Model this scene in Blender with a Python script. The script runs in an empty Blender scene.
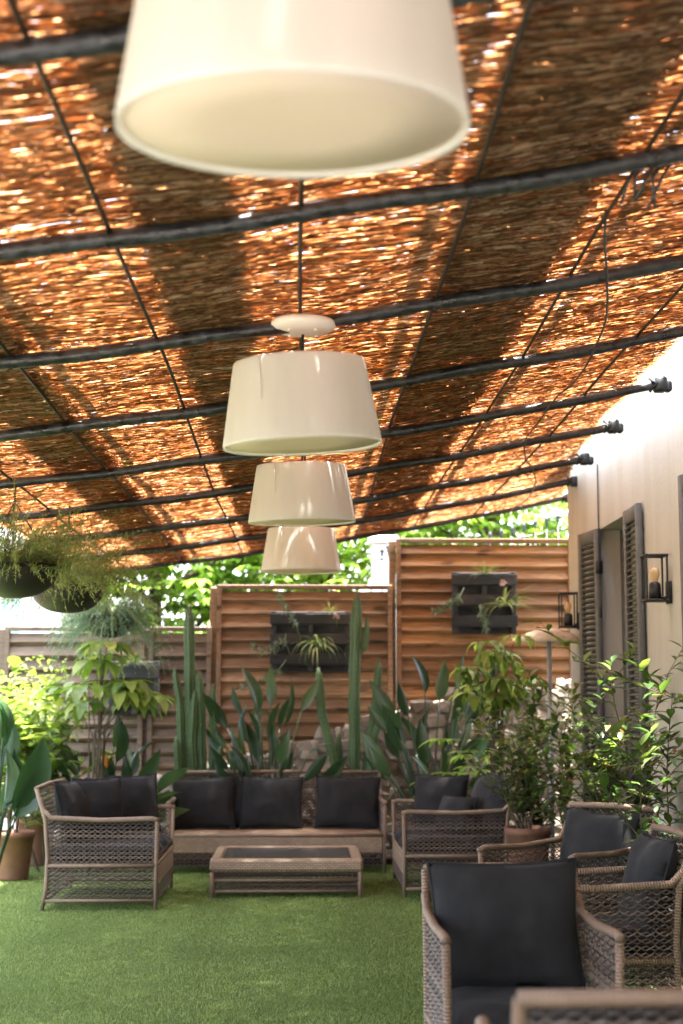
import bpy, math, random
import numpy as np
from mathutils import Vector, Matrix, Euler, noise

R = math.radians
rnd = random.Random(7)
nrng = np.random.default_rng(7)
sc = bpy.context.scene
col = sc.collection

# ------------------------------------------------------------------ camera
F = 1500.0
EYE = 1.35
TH, PS = math.atan(192 / F), R(1.5)
cd = bpy.data.cameras.new('camera')
cam = bpy.data.objects.new('camera', cd)
col.objects.link(cam)
cam.location = (0, 0, EYE)
cam.rotation_euler = (R(90) + TH, 0, -PS)
cd.sensor_fit = 'VERTICAL'
cd.sensor_height = 36.0
cd.lens = F * 36 / 1024
cd.clip_start, cd.clip_end = 0.1, 500
cd.dof.use_dof = True
cd.dof.focus_distance = 7.3
cd.dof.aperture_fstop = 2.3
sc.camera = cam
_fw = Vector((math.sin(PS) * math.cos(TH), math.cos(PS) * math.cos(TH), math.sin(TH)))
_rt = Vector((math.cos(PS), -math.sin(PS), 0))
_up = _rt.cross(_fw)


def at(px, py, Y):
    """world point at depth Y for a point of the picture (used to survey positions)"""
    d = _fw * F + _rt * (px - 341.5) + _up * (512 - py)
    return Vector((0, 0, EYE)) + d * (Y / d.y)


# ------------------------------------------------------------------ helpers
def tag(o, label=None, cat=None, group=None, kind=None):
    if label: o['label'] = label
    if cat: o['category'] = cat
    if group: o['group'] = group
    if kind: o['kind'] = kind
    return o


def empty(name, loc=(0, 0, 0), rz=0.0):
    o = bpy.data.objects.new(name, None)
    col.objects.link(o)
    o.empty_display_size = 0.1
    o.location = loc
    o.rotation_euler = (0, 0, rz)
    return o


class MB:
    def __init__(s):
        s.v, s.f, s.m, s.uv, s.n = [], [], [], {}, 0

    def add(s, vs, fs, mat=0, uvs=None):
        b = s.n
        s.v.extend(tuple(v) for v in vs)
        s.n += len(vs)
        for i, f in enumerate(fs):
            if uvs: s.uv[len(s.f)] = uvs[i]
            s.f.append(tuple(b + k for k in f))
            s.m.append(mat)

    def box(s, c, size, M=None, mat=0):
        hx, hy, hz = (k / 2 for k in size)
        vs = [Vector((x, y, z)) for x in (-hx, hx) for y in (-hy, hy) for z in (-hz, hz)]
        if M: vs = [M @ v for v in vs]
        c = Vector(c)
        s.add([v + c for v in vs], [(0, 1, 3, 2), (4, 6, 7, 5), (0, 4, 5, 1), (2, 3, 7, 6), (0, 2, 6, 4), (1, 5, 7, 3)], mat)

    def bbox(s, c, size, b=0.006, M=None, mat=0):
        """box with chamfered long edges"""
        hx, hy, hz = (k / 2 for k in size)
        b = min(b, hx * .9, hy * .9, hz * .9)
        vs = []
        for sx in (-1, 1):
            for sy in (-1, 1):
                for sz in (-1, 1):
                    vs += [Vector((sx * hx, sy * (hy - b), sz * (hz - b))), Vector((sx * (hx - b), sy * hy, sz * (hz - b))), Vector((sx * (hx - b), sy * (hy - b), sz * hz))]
        def i(sx, sy, sz, k): return (((sx > 0) * 2 + (sy > 0)) * 2 + (sz > 0)) * 3 + k
        fs = []
        for sg in (-1, 1):
            for ax in range(3):
                q = []
                for a, c2 in ((-1, -1), (1, -1), (1, 1), (-1, 1)):
                    t = [0, 0, 0]; t[ax] = sg; t[(ax + 1) % 3] = a; t[(ax + 2) % 3] = c2
                    q.append(i(*t, ax))
                fs.append(q if sg > 0 else q[::-1])
        for ax in range(3):
            a1, a2 = (ax + 1) % 3, (ax + 2) % 3
            for s1 in (-1, 1):
                for s2 in (-1, 1):
                    t = [0, 0, 0]; t[a1] = s1; t[a2] = s2
                    t[ax] = -1; p0 = (i(*t, a1), i(*t, a2))
                    t[ax] = 1; p1 = (i(*t, a1), i(*t, a2))
                    q = [p0[0], p1[0], p1[1], p0[1]]
                    fs.append(q if s1 * s2 < 0 else q[::-1])
        for sx in (-1, 1):
            for sy in (-1, 1):
                for sz in (-1, 1):
                    q = [i(sx, sy, sz, 0), i(sx, sy, sz, 1), i(sx, sy, sz, 2)]
                    fs.append(q if sx * sy * sz > 0 else q[::-1])
        if M: vs = [M @ v for v in vs]
        c = Vector(c)
        s.add([v + c for v in vs], fs, mat)

    def tube(s, path, r, n=8, mat=0, caps=True, ribs=None):
        P = [Vector(p) for p in path]
        rs = r if isinstance(r, (list, tuple)) else [r] * len(P)
        T = [((P[min(i + 1, len(P) - 1)] - P[max(i - 1, 0)]).normalized()) for i in range(len(P))]
        a = Vector((0, 0, 1)) if abs(T[0].z) < .9 else Vector((1, 0, 0))
        N = T[0].cross(a).normalized()
        vs, fs, uvs, L = [], [], [], 0.0
        Ls = []
        for i, p in enumerate(P):
            if i:
                L += (P[i] - P[i - 1]).length
                N = (N - T[i] * N.dot(T[i])).normalized()
            Ls.append(L)
            B = T[i].cross(N)
            for k in range(n):
                t = 2 * math.pi * k / n
                q = rs[i] * (ribs[k % len(ribs)] if ribs else 1)
                vs.append(p + N * (q * math.cos(t)) + B * (q * math.sin(t)))
        for i in range(len(P) - 1):
            for k in range(n):
                k2 = (k + 1) % n
                fs.append((i * n + k, i * n + k2, (i + 1) * n + k2, (i + 1) * n + k))
                uvs.append(((Ls[i], k / n), (Ls[i], (k + 1) / n), (Ls[i + 1], (k + 1) / n), (Ls[i + 1], k / n)))
        if caps:
            fs.append(tuple(range(n))[::-1]); uvs.append(tuple((0, 0) for _ in range(n)))
            b = (len(P) - 1) * n
            fs.append(tuple(b + k for k in range(n))); uvs.append(tuple((0, 0) for _ in range(n)))
        s.add(vs, fs, mat, uvs)

    def lathe(s, prof, n=40, c=(0, 0, 0), mat=0, M=None):
        vs, fs = [], []
        c = Vector(c)
        for r, z in prof:
            for k in range(n):
                t = 2 * math.pi * k / n
                v = Vector((r * math.cos(t), r * math.sin(t), z))
                vs.append((M @ v if M else v) + c)
        for i in range(len(prof) - 1):
            for k in range(n):
                k2 = (k + 1) % n
                fs.append((i * n + k, i * n + k2, (i + 1) * n + k2, (i + 1) * n + k))
        s.add(vs, fs, mat)

    def leaf(s, base, d, length, width, segs=4, droop=0.6, fold=0.25, up=(0, 0, 1), mat=0, peak=0.45, twist=0.0):
        d = Vector(d).normalized()
        p = Vector(base)
        side = d.cross(Vector(up))
        if side.length < .05: side = d.cross(Vector((1, 0, 0)))
        side.normalize()
        if twist: side = Matrix.Rotation(twist, 3, d) @ side
        st = length / segs
        vs = []
        for i in range(segs + 1):
            t = i / segs
            w = width * .5 * max(0.0, math.sin(math.pi * t ** (math.log(.5) / math.log(peak)))) if 0 < t < 1 else width * (.03 if t == 0 else .012)
            nrm = side.cross(d).normalized()
            vs += [p - side * w + nrm * (w * fold), p, p + side * w + nrm * (w * fold)]
            p = p + d * st
            d = (Matrix.Rotation(-droop / segs, 3, side) @ d).normalized()
        fs = []
        for i in range(segs):
            a = i * 3
            fs += [(a, a + 1, a + 4, a + 3), (a + 1, a + 2, a + 5, a + 4)]
        s.add(vs, fs, mat)

    def needle(s, base, d, L, w, mat=0):
        d = Vector(d).normalized(); p = Vector(base)
        e = d.cross(Vector((.3, .2, 1))).normalized() * (w * .5)
        q = p + d * (L * .5)
        s.add([p, q - e, p + d * L, q + e], [(0, 1, 2, 3)], mat)

    def build(s, name, mats, parent=None, smooth=True, loc=None):
        me = bpy.data.meshes.new(name)
        me.from_pydata(s.v, [], s.f)
        if not isinstance(mats, (list, tuple)): mats = [mats]
        for m in mats: me.materials.append(m)
        if len(mats) > 1: me.polygons.foreach_set('material_index', s.m)
        if s.uv:
            l = me.uv_layers.new(name='UVMap')
            for i, p in enumerate(me.polygons):
                if i in s.uv:
                    for k, li in enumerate(p.loop_indices): l.data[li].uv = s.uv[i][k]
        if smooth: me.polygons.foreach_set('use_smooth', [True] * len(me.polygons))
        me.update()
        o = bpy.data.objects.new(name, me)
        col.objects.link(o)
        if parent: o.parent = parent
        if loc: o.location = loc
        return o


def np_mesh(name, V, Q, mat, parent=None, smooth=False, k=4):
    me = bpy.data.meshes.new(name)
    me.vertices.add(len(V)); me.vertices.foreach_set('co', V.astype(np.float32).ravel())
    me.loops.add(Q.size); me.loops.foreach_set('vertex_index', Q.astype(np.int32).ravel())
    me.polygons.add(len(Q))
    me.polygons.foreach_set('loop_start', np.arange(0, Q.size, k, dtype=np.int32))
    me.polygons.foreach_set('loop_total', np.full(len(Q), k, dtype=np.int32))
    if smooth: me.polygons.foreach_set('use_smooth', np.ones(len(Q), dtype=bool))
    me.materials.append(mat)
    me.update(calc_edges=True)
    o = bpy.data.objects.new(name, me); col.objects.link(o)
    if parent: o.parent = parent
    return o


def copy_tree(o, parent=None):
    c = o.copy(); col.objects.link(c)
    if parent: c.parent = parent
    for ch in list(o.children): copy_tree(ch, c)
    return c


# ------------------------------------------------------------------ materials
class NT:
    def __init__(s, name):
        s.mat = bpy.data.materials.new(name); s.mat.use_nodes = True
        s.t = s.mat.node_tree; s.t.nodes.clear()
        s.out = s.n('ShaderNodeOutputMaterial')

    def n(s, kind, **kw):
        nd = s.t.nodes.new(kind)
        for k, v in kw.items():
            if k in nd.inputs.keys(): nd.inputs[k].default_value = v
            else: setattr(nd, k, v)
        return nd

    def l(s, a, b): s.t.links.new(a, b)

    def ramp(s, fac, stops):
        r = s.n('ShaderNodeValToRGB')
        e = r.color_ramp.elements
        while len(e) < len(stops): e.new(.5)
        for k, (p, c) in zip(e, stops): k.position = p; k.color = (*c, 1)
        s.l(fac, r.inputs[0]); return r.outputs[0]

    def noise(s, scale, detail=4, co=None, stretch=None, rough=.55):
        tc = s.n('ShaderNodeTexCoord')
        o = co or tc.outputs['Object']
        if stretch:
            mp = s.n('ShaderNodeMapping'); mp.inputs['Scale'].default_value = stretch
            s.l(o, mp.inputs[0]); o = mp.outputs[0]
        nz = s.n('ShaderNodeTexNoise'); nz.inputs['Scale'].default_value = scale
        nz.inputs['Detail'].default_value = detail; nz.inputs['Roughness'].default_value = rough
        s.l(o, nz.inputs['Vector']); return nz.outputs['Fac']

    def island(s): return s.n('ShaderNodeNewGeometry').outputs['Random Per Island']

    def mix(s, a, b, fac, mode='MIX'):
        m = s.n('ShaderNodeMix', data_type='RGBA', blend_type=mode)
        for sock, v in ((m.inputs[6], a), (m.inputs[7], b), (m.inputs[0], fac)):
            if hasattr(v, 'is_linked'): s.l(v, sock)
            elif isinstance(v, tuple): sock.default_value = (*v, 1)
            else: sock.default_value = v
        return m.outputs[2]

    def bsdf(s, color, rough=.6, spec=.5, metal=0, bump=None, bstr=.3, bdist=.01, trans=None, tfac=.3, sheen=0, coat=0):
        b = s.n('ShaderNodeBsdfPrincipled')
        if isinstance(color, tuple): b.inputs['Base Color'].default_value = (*color, 1)
        else: s.l(color, b.inputs['Base Color'])
        if hasattr(rough, 'is_linked'): s.l(rough, b.inputs['Roughness'])
        else: b.inputs['Roughness'].default_value = rough
        b.inputs['Specular IOR Level'].default_value = spec
        b.inputs['Metallic'].default_value = metal
        b.inputs['Sheen Weight'].default_value = sheen
        b.inputs['Coat Weight'].default_value = coat
        if bump is not None:
            bp = s.n('ShaderNodeBump'); bp.inputs['Strength'].default_value = bstr; bp.inputs['Distance'].default_value = bdist
            s.l(bump, bp.inputs['Height']); s.l(bp.outputs[0], b.inputs['Normal'])
        o = b.outputs[0]
        if trans is not None:
            tr = s.n('ShaderNodeBsdfTranslucent')
            if isinstance(trans, tuple): tr.inputs[0].default_value = (*trans, 1)
            else: s.l(trans, tr.inputs[0])
            mx = s.n('ShaderNodeMixShader'); mx.inputs[0].default_value = tfac
            s.l(o, mx.inputs[1]); s.l(tr.outputs[0], mx.inputs[2]); o = mx.outputs[0]
        s.l(o, s.out.inputs[0]); return s.mat


def leaf_mat(name, stops, tfac=.35, rough=.4, tgain=1.6, spec=.4):
    t = NT(name)
    c = t.ramp(t.island(), stops)
    c2 = t.mix(c, (0.01, 0.02, 0.005), t.ramp(t.noise(14, 3), [(.45, (0, 0, 0)), (.75, (.35, .35, .35))]))
    tr = t.mix(c, (tgain, tgain * 1.05, tgain * .55), 1.0, 'MULTIPLY')
    return t.bsdf(c2, rough, spec, trans=tr, tfac=tfac)


def plain(name, c, rough=.6, spec=.5, metal=0, var=.25, scale=8, bump=None, bstr=.2):
    t = NT(name)
    nz = t.noise(scale, 5)
    cc = t.mix(c, tuple(k * (1 - var) for k in c), t.ramp(nz, [(.35, (0, 0, 0)), (.7, (1, 1, 1))]))
    return t.bsdf(cc, rough, spec, metal, bump=t.noise(bump, 5) if bump else None, bstr=bstr)


M = {}
# reeds: split canes, thin enough for the sun to glow through
t = NT('reed')
isl = t.island()
c = t.ramp(isl, [(0, (.14, .078, .04)), (.35, (.30, .18, .09)), (.75, (.49, .34, .19)), (1, (.76, .65, .50))])
c = t.mix(c, (.075, .036, .017), t.ramp(t.noise(24, 4, stretch=(1, 6, 1)), [(.44, (0, 0, 0)), (.60, (.9, .9, .9))]))
tr = t.mix(c, (.96, .68, .46), 1.0, 'MULTIPLY')
M['reed'] = t.bsdf(c, .5, .4, trans=tr, tfac=.66)
# black wrapped pipes
t = NT('black_wrap')
nz = t.noise(28, 4)
M['wrap'] = t.bsdf(t.ramp(nz, [(.4, (.008, .009, .011)), (.7, (.035, .04, .05))]), t.ramp(nz, [(.3, (.25, .25, .25)), (.7, (.55, .55, .55))]), .6, bump=t.noise(18, 3, stretch=(1, 2, 2)), bstr=.5, bdist=.012)
M['black_metal'] = plain('black_metal', (.012, .012, .013), .45, .5, var=.4, scale=30)
M['rod'] = plain('dark_rod', (.02, .013, .009), .55, .4, var=.4, scale=30)
# lamp shades: parchment
t = NT('lamp_shade')
nz = t.noise(4.5, 6, stretch=(1, 1, .22), rough=.65)
cc = t.ramp(nz, [(.34, (.73, .74, .735)), (.62, (.84, .85, .845))])
M['shade'] = t.bsdf(cc, 1.0, .03, bump=t.noise(120, 2, stretch=(1, 1, .04)), bstr=.06, bdist=.004, trans=(.92, .90, .84), tfac=.42)
t = NT('lamp_diffuser')
nz = t.noise(4, 4)
M['diffuser'] = t.bsdf(t.ramp(nz, [(.35, (.84, .79, .71)), (.7, (.88, .84, .77))]), .7, .2, trans=(.92, .80, .60), tfac=.5)
M['white_enamel'] = plain('white_enamel', (.8, .78, .73), .4, .5, var=.06)


# cane
def cane(name, a, b, rough=.5):
    t = NT(name)
    uv = t.n('ShaderNodeTexCoord').outputs['UV']
    w = t.n('ShaderNodeTexWave'); w.inputs['Scale'].default_value = 26; w.inputs['Distortion'].default_value = .6
    mp = t.n('ShaderNodeMapping'); mp.inputs['Scale'].default_value = (1, .12, 1)
    t.l(uv, mp.inputs[0]); t.l(mp.outputs[0], w.inputs[0])
    nz = t.noise(22, 4)
    c = t.mix(a, b, nz)
    c = t.mix(c, tuple(k * .45 for k in a), t.ramp(w.outputs['Fac'], [(.0, (.8, .8, .8)), (.35, (0, 0, 0))]))
    return t.bsdf(c, rough, .4, bump=w.outputs['Fac'], bstr=.6, bdist=.006)


M['cane'] = cane('cane_wrap', (.15, .098, .064), (.25, .172, .118))
t = NT('cane_strand')
M['strand'] = t.bsdf(t.ramp(t.island(), [(0, (.040, .030, .025)), (.5, (.085, .062, .048)), (1, (.17, .128, .100))]), .5, .4)
t = NT('cane_deck')
br = t.n('ShaderNodeTexBrick'); br.inputs['Scale'].default_value = 1
for k, v in (('Brick Width', .034), ('Row Height', .013), ('Mortar Size', .002), ('Mortar Smooth', .3)): br.inputs[k].default_value = v
br.inputs['Color1'].default_value = (.27, .185, .118, 1); br.inputs['Color2'].default_value = (.35, .255, .17, 1); br.inputs['Mortar'].default_value = (.06, .035, .02, 1)
tc = t.n('ShaderNodeTexCoord'); sp = t.n('ShaderNodeSeparateXYZ'); cb = t.n('ShaderNodeCombineXYZ'); ad = t.n('ShaderNodeMath', operation='ADD')
t.l(tc.outputs['Object'], sp.inputs[0]); t.l(sp.outputs[1], ad.inputs[0]); t.l(sp.outputs[2], ad.inputs[1])
t.l(sp.outputs[0], cb.inputs[0]); t.l(ad.outputs[0], cb.inputs[1]); t.l(cb.outputs[0], br.inputs['Vector'])
M['deck'] = t.bsdf(t.mix(br.outputs['Color'], (.15, .105, .07), t.ramp(t.noise(6, 4), [(.4, (0, 0, 0)), (.8, (.6, .6, .6))])), .5, .4, bump=br.outputs['Fac'], bstr=-.5, bdist=.004)
# charcoal cloth
t = NT('charcoal_cloth')
M['cloth'] = t.bsdf(t.ramp(t.noise(7, 5), [(.3, (.018, .0185, .0195)), (.7, (.028, .0285, .030))]), 1.0, .03, bump=t.noise(5, 4), bstr=.3, bdist=.03, sheen=.03)
t = NT('glass_top')
M['table_glass'] = t.bsdf((.06, .057, .053), .22, .5)
t = NT('window_glass')
M['glass'] = t.bsdf((.02, .025, .03), .06, .6)
t = NT('teal_pane')
M['teal'] = t.bsdf(t.ramp(t.noise(3, 3, stretch=(6, 1, .3)), [(.3, (.20, .42, .45)), (.7, (.45, .66, .66))]), .2, .5)
M['white_paint'] = plain('white_paint', (.80, .80, .78), .5, .4, var=.08, scale=4)
# plaster wall
t = NT('plaster')
n1 = t.noise(1.1, 6); n2 = t.noise(2.2, 5, stretch=(1, 1.6, .14))
c = t.ramp(n1, [(.3, (.40, .37, .315)), (.7, (.49, .46, .40))])
c = t.mix(c, (.33, .275, .21), t.ramp(n2, [(.45, (0, 0, 0)), (.75, (.5, .5, .5))]))
M['plaster'] = t.bsdf(c, .85, .2, bump=t.noise(35, 6), bstr=.25, bdist=.01)
M['shutter'] = plain('shutter_paint', (.105, .104, .098), .6, .35, var=.3, scale=14)


def wood(name, a, b, dark):
    t = NT(name)
    g = t.noise(5, 6, stretch=(.8, 10, 14), rough=.6)
    c = t.ramp(t.island(), [(0, a), (1, b)])
    c = t.mix(c, dark, t.ramp(g, [(.42, (0, 0, 0)), (.68, (.75, .75, .75))]))
    c = t.mix(c, tuple(k * .35 for k in dark), t.ramp(t.noise(3.2, 2, stretch=(1, 3, 3)), [(.60, (0, 0, 0)), (.70, (.85, .85, .85))]))
    c = t.mix(c, (.15, .12, .095), t.ramp(t.noise(1.6, 5, stretch=(1, 1, 1.6)), [(.48, (0, 0, 0)), (.75, (.6, .6, .6))]))
    return t.bsdf(c, .65, .3, bump=g, bstr=.3, bdist=.006)


M['wood_warm'] = wood('fence_wood_warm', (.155, .075, .032), (.44, .235, .10), (.075, .034, .016))
M['wood_mid'] = wood('fence_wood_mid', (.14, .080, .044), (.38, .23, .13), (.07, .04, .023))
M['wood_grey'] = wood('fence_wood_grey', (.10, .072, .050), (.21, .152, .106), (.052, .037, .027))
M['slate_wood'] = wood('slate_wood', (.022, .025, .03), (.045, .05, .06), (.012, .013, .016))
t = NT('rubble')
M['stone'] = t.bsdf(t.mix(t.ramp(t.island(), [(0, (.13, .11, .09)), (.5, (.25, .22, .185)), (1, (.38, .345, .30))]), (.14, .12, .10), t.ramp(t.noise(9, 6), [(.45, (0, 0, 0)), (.75, (.7, .7, .7))])), .9, .2, bump=t.noise(18, 6), bstr=.6, bdist=.03)
M['mortar'] = plain('mortar', (.27, .24, .20), .95, .1, var=.5, scale=12, bump=30, bstr=.6)
M['soil'] = plain('soil', (.05, .036, .025), .95, .1, var=.5, scale=10, bump=20, bstr=.8)
M['terracotta'] = plain('terracotta', (.20, .10, .065), .8, .2, var=.35, scale=7)
M['bowl'] = plain('bowl_black', (.018, .017, .016), .5, .4, var=.4, scale=12)
# turf
t = NT('turf_sheet')
M['turf'] = t.bsdf(t.mix(t.ramp(t.noise(1.3, 5), [(.3, (.08, .12, .032)), (.7, (.11, .155, .045))]), (.045, .07, .018), t.ramp(t.noise(160, 3), [(.4, (0, 0, 0)), (.65, (.8, .8, .8))])), .9, .1, bump=t.noise(220, 3), bstr=.6, bdist=.02)
t = NT('turf_blade')
c = t.ramp(t.island(), [(0, (.13, .19, .045)), (.5, (.19, .26, .07)), (1, (.26, .32, .115))])
c = t.mix(c, (.085, .14, .032), t.ramp(t.noise(1.1, 4), [(.4, (0, 0, 0)), (.7, (.6, .6, .6))]))
M['blade'] = t.bsdf(c, .7, .2, trans=(.14, .18, .05), tfac=.25)
M['earth'] = plain('earth', (.10, .085, .06), .95, .1, var=.4, scale=2)
t = NT('pale_bounce_paving')  # pale stone of the added slabs that throw light back
M['bounce_paving'] = t.bsdf(t.mix(t.ramp(t.island(), [(0, (.36, .335, .295)), (1, (.46, .43, .39))]), (.28, .255, .22), t.ramp(t.noise(5, 5), [(.4, (0, 0, 0)), (.75, (.6, .6, .6))])), .8, .3)
# plants
M['leaf_dark'] = leaf_mat('leaf_dark', [(0, (.012, .035, .014)), (.6, (.026, .062, .026)), (1, (.05, .10, .04))], .22, .32)
M['leaf_paddle'] = leaf_mat('leaf_paddle', [(0, (.016, .038, .018)), (.6, (.034, .070, .032)), (1, (.075, .12, .055))], .22, .28)
M['leaf_shrub'] = leaf_mat('leaf_shrub', [(0, (.028, .062, .018)), (.45, (.06, .118, .03)), (.72, (.10, .155, .042)), (.94, (.16, .20, .055)), (1, (.26, .10, .04))], .33, .3, 1.3)
M['leaf_bright'] = leaf_mat('leaf_bright', [(0, (.09, .15, .03)), (.6, (.17, .25, .055)), (1, (.32, .36, .10))], .4, .4, 1.3)
M['leaf_tree'] = leaf_mat('leaf_tree', [(0, (.07, .13, .02)), (.5, (.14, .23, .035)), (1, (.27, .35, .10))], .5, .4, 2.0)
M['leaf_fern'] = leaf_mat('leaf_fern', [(0, (.12, .155, .06)), (.6, (.19, .225, .09)), (1, (.30, .31, .15))], .4, .5)
M['leaf_teal'] = leaf_mat('leaf_teal', [(0, (.10, .17, .14)), (1, (.20, .29, .23))], .35, .5)
M['leaf_stripe'] = leaf_mat('leaf_stripe', [(0, (.06, .11, .025)), (.5, (.13, .19, .05)), (1, (.38, .40, .20))], .35, .4)
M['leaf_silver'] = leaf_mat('leaf_silver', [(0, (.07, .11, .075)), (1, (.18, .23, .17))], .3, .6)
t = NT('cactus_skin')
M['cactus'] = t.bsdf(t.mix(t.mix((.034, .085, .032), (.09, .155, .065), t.noise(6, 4)), (.17, .15, .09), t.ramp(t.noise(11, 5), [(.62, (0, 0, 0)), (.72, (.7, .7, .7))])), .5, .35, bump=t.noise(60, 2), bstr=.15)
M['spine'] = plain('cactus_spine', (.30, .26, .17), .8)
M['bark'] = plain('bark', (.11, .085, .06), .9, .1, var=.4, scale=14, bump=25, bstr=.6)
M['pale_bark'] = plain('pale_bark', (.42, .38, .33), .85, .1, var=.4, scale=14, bump=25, bstr=.4)
M['petal'] = plain('petal', (.75, .55, .50), .6)
M['petal_yellow'] = plain('petal_yellow', (.75, .52, .06), .5)
M['petal_orange'] = plain('petal_orange', (.70, .20, .04), .5)
t = NT('dome')
M['dome'] = t.bsdf(t.ramp(t.noise(6, 5), [(.3, (.40, .34, .26)), (.7, (.60, .53, .43))]), .6, .3)
t = NT('bulb')
M['bulb'] = t.bsdf((.75, .55, .32), .2, .5, trans=(.8, .6, .35), tfac=.4)
M['pole_grey'] = plain('pole_grey', (.42, .45, .48), .4, .5, var=.2)

# ------------------------------------------------------------------ ground
b = MB()
N = 24
b.add([(-90, -60, -.012), (90, -60, -.012), (90, 220, -.012), (-90, 220, -.012)], [(0, 1, 2, 3)])
tag(b.build('ground', M['earth'], smooth=False), kind='structure')
b = MB()
b.add([(-3.4, 2.2, 0), (2.299, 2.2, 0), (2.299, 12.95, 0), (-3.4, 12.95, 0)], [(0, 1, 2, 3)])
tag(b.build('lawn', M['turf'], smooth=False), kind='structure')
b = MB()  # unseen pale slabs, added to bounce sunlight in under the roof
for i in range(9):
    for j in range(12):
        b.bbox((-4.6 + i * .82 + .41, 2.2 - j * .62 - .31, .006), (.812, .612, .03), .004)
tag(b.build('bounce_paving', M['bounce_paving'], smooth=False), kind='structure')
# planting beds behind the sofa and along the house
b = MB()
b.add([(-3.4, 12.95, .05), (2.6, 12.95, .05), (2.6, 14.6, .08), (-3.4, 14.6, .08), (-3.4, 12.95, -.01), (2.6, 12.95, -.01)], [(0, 1, 2, 3), (4, 5, 1, 0)])
b.add([(1.72, 6.6, -.01), (1.72, 12.94, -.01), (1.72, 12.94, .05), (1.72, 6.6, .05), (2.297, 12.94, .07), (2.297, 6.6, .07), (2.297, 6.6, -.01)], [(0, 1, 2, 3), (3, 2, 4, 5), (0, 3, 5, 6)])
tag(b.build('soil_bed', M['soil'], smooth=False), kind='structure')
n = 270000
x = nrng.uniform(-2.7, 1.75, n); y = 6.0 + (12.95 - 6.0) * nrng.random(n) ** 1.25
a = nrng.uniform(0, 2 * np.pi, n); h = nrng.uniform(.006, .014, n); w = nrng.uniform(.0018, .0034, n)
la = nrng.uniform(0, 2 * np.pi, n); ll = h * nrng.uniform(.1, .9, n)
V = np.empty((n, 3, 3))
V[:, 0] = np.stack([x - w * np.cos(a), y - w * np.sin(a), np.zeros(n)], 1)
V[:, 1] = np.stack([x + w * np.cos(a), y + w * np.sin(a), np.zeros(n)], 1)
V[:, 2] = np.stack([x + ll * np.cos(la), y + ll * np.sin(la), h], 1)
tag(np_mesh('turf_grass', V.reshape(-1, 3), np.arange(n * 3).reshape(-1, 3), M['blade'], k=3), 'short green artificial grass blades covering the floor', 'grass', kind='stuff')

# ------------------------------------------------------------------ reed roof
HC = EYE + 1.449


def roof_z(x): return HC + .155 * x + .0125 * x * x


pergola = empty('pergola', (0, 7, 0))
tag(pergola, 'sloping reed mat roof on black wrapped pipes over the lounge', 'pergola')


def child(b, name, mat, parent, **k):
    o = b.build(name, mat, parent, **k)
    o.matrix_parent_inverse = Matrix.Translation(parent.location).inverted() if parent.rotation_euler.z == 0 else (Matrix.Translation(parent.location) @ Euler((0, 0, parent.rotation_euler.z)).to_matrix().to_4x4()).inverted()
    return o


def edge_x(y):  # right edge of the mats, measured off the picture
    return np.interp(y, [0, 7.5, 8.5, 10, 11.5, 13.2, 14], [1.9, 1.9, 1.92, 1.98, 2.1, 2.36, 2.45])


rolls = [(-2.02, -1.08, .035), (-1.36, -.22, .058), (-.46, .92, .035), (.52, 2.5, .058)]
for x0, x1, zo in rolls:
    ys = np.cumsum(np.interp(np.linspace(0, 1, 4260), [0, .10, .13, .55, 1], [.0095, .0080, .0026, .0032, .0048]))
    ys = ys - ys[0] - 2.8
    ys = ys[ys < 14.04]
    segs = []
    for yy in ys:
        xx = x0 - nrng.uniform(0, .05)
        while xx < x1:
            L = nrng.uniform(.12, .50)
            segs.append((xx, min(xx + L, x1 + nrng.uniform(-.02, .05)), yy + nrng.normal(0, .0020)))
            xx += L * nrng.uniform(.9, 1.02)
    S = np.array(segs)
    S = S[S[:, 1] - S[:, 0] > .03]
    S[:, 1] = np.minimum(S[:, 1], edge_x(S[:, 2]) + nrng.normal(0, .015, len(S)))
    S = S[S[:, 1] - S[:, 0] > .03]
    n = len(S); K = 7
    tt = np.linspace(0, 1, K)[None, :]
    X = S[:, :1] + (S[:, 1:2] - S[:, :1]) * tt
    slope = nrng.normal(0, .005, (n, 1)) + np.interp(S[:, 2], np.arange(-3, 14.2, .25), nrng.normal(0, .007, 69))[:, None]
    Yc = S[:, 2:3] + (X - S[:, :1]) * slope + nrng.normal(0, .0022, (n, K)) - .0
    wob = .012 * np.sin(Yc * 4.78) + .006 * np.sin(X * 9 + Yc * 3)
    Z = HC + .155 * X + .0125 * X * X + zo + wob + nrng.normal(0, .0028, (n, 1)) + nrng.normal(0, .002, (n, K))
    W = nrng.uniform(.0027, .0060, (n, 1)) * np.where(S[:, 2:3] < 1.25, 2.4, 1) * np.ones((1, K)) * nrng.uniform(.7, 1.25, (n, K))
    tl = nrng.normal(0, .28, (n, 1)) + nrng.normal(0, .22, (n, K))
    V = np.empty((n, K, 3, 3))
    for k, sg in enumerate((-1, 0, 1)):
        V[:, :, k, 0] = X
        V[:, :, k, 1] = Yc + sg * W
        V[:, :, k, 2] = Z + sg * W * tl - (W * .6 if sg == 0 else 0)
    idx = np.arange(n * K * 3).reshape(n, K, 3)
    q = []
    for k in range(2):
        q.append(np.stack([idx[:, :-1, k], idx[:, 1:, k], idx[:, 1:, k + 1], idx[:, :-1, k + 1]], -1).reshape(-1, 4))
    o = np_mesh('reed_mat', V.reshape(-1, 3), np.concatenate(q), M['reed'], pergola, smooth=True)
    o.matrix_parent_inverse = Matrix.Translation(pergola.location).inverted()

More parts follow.
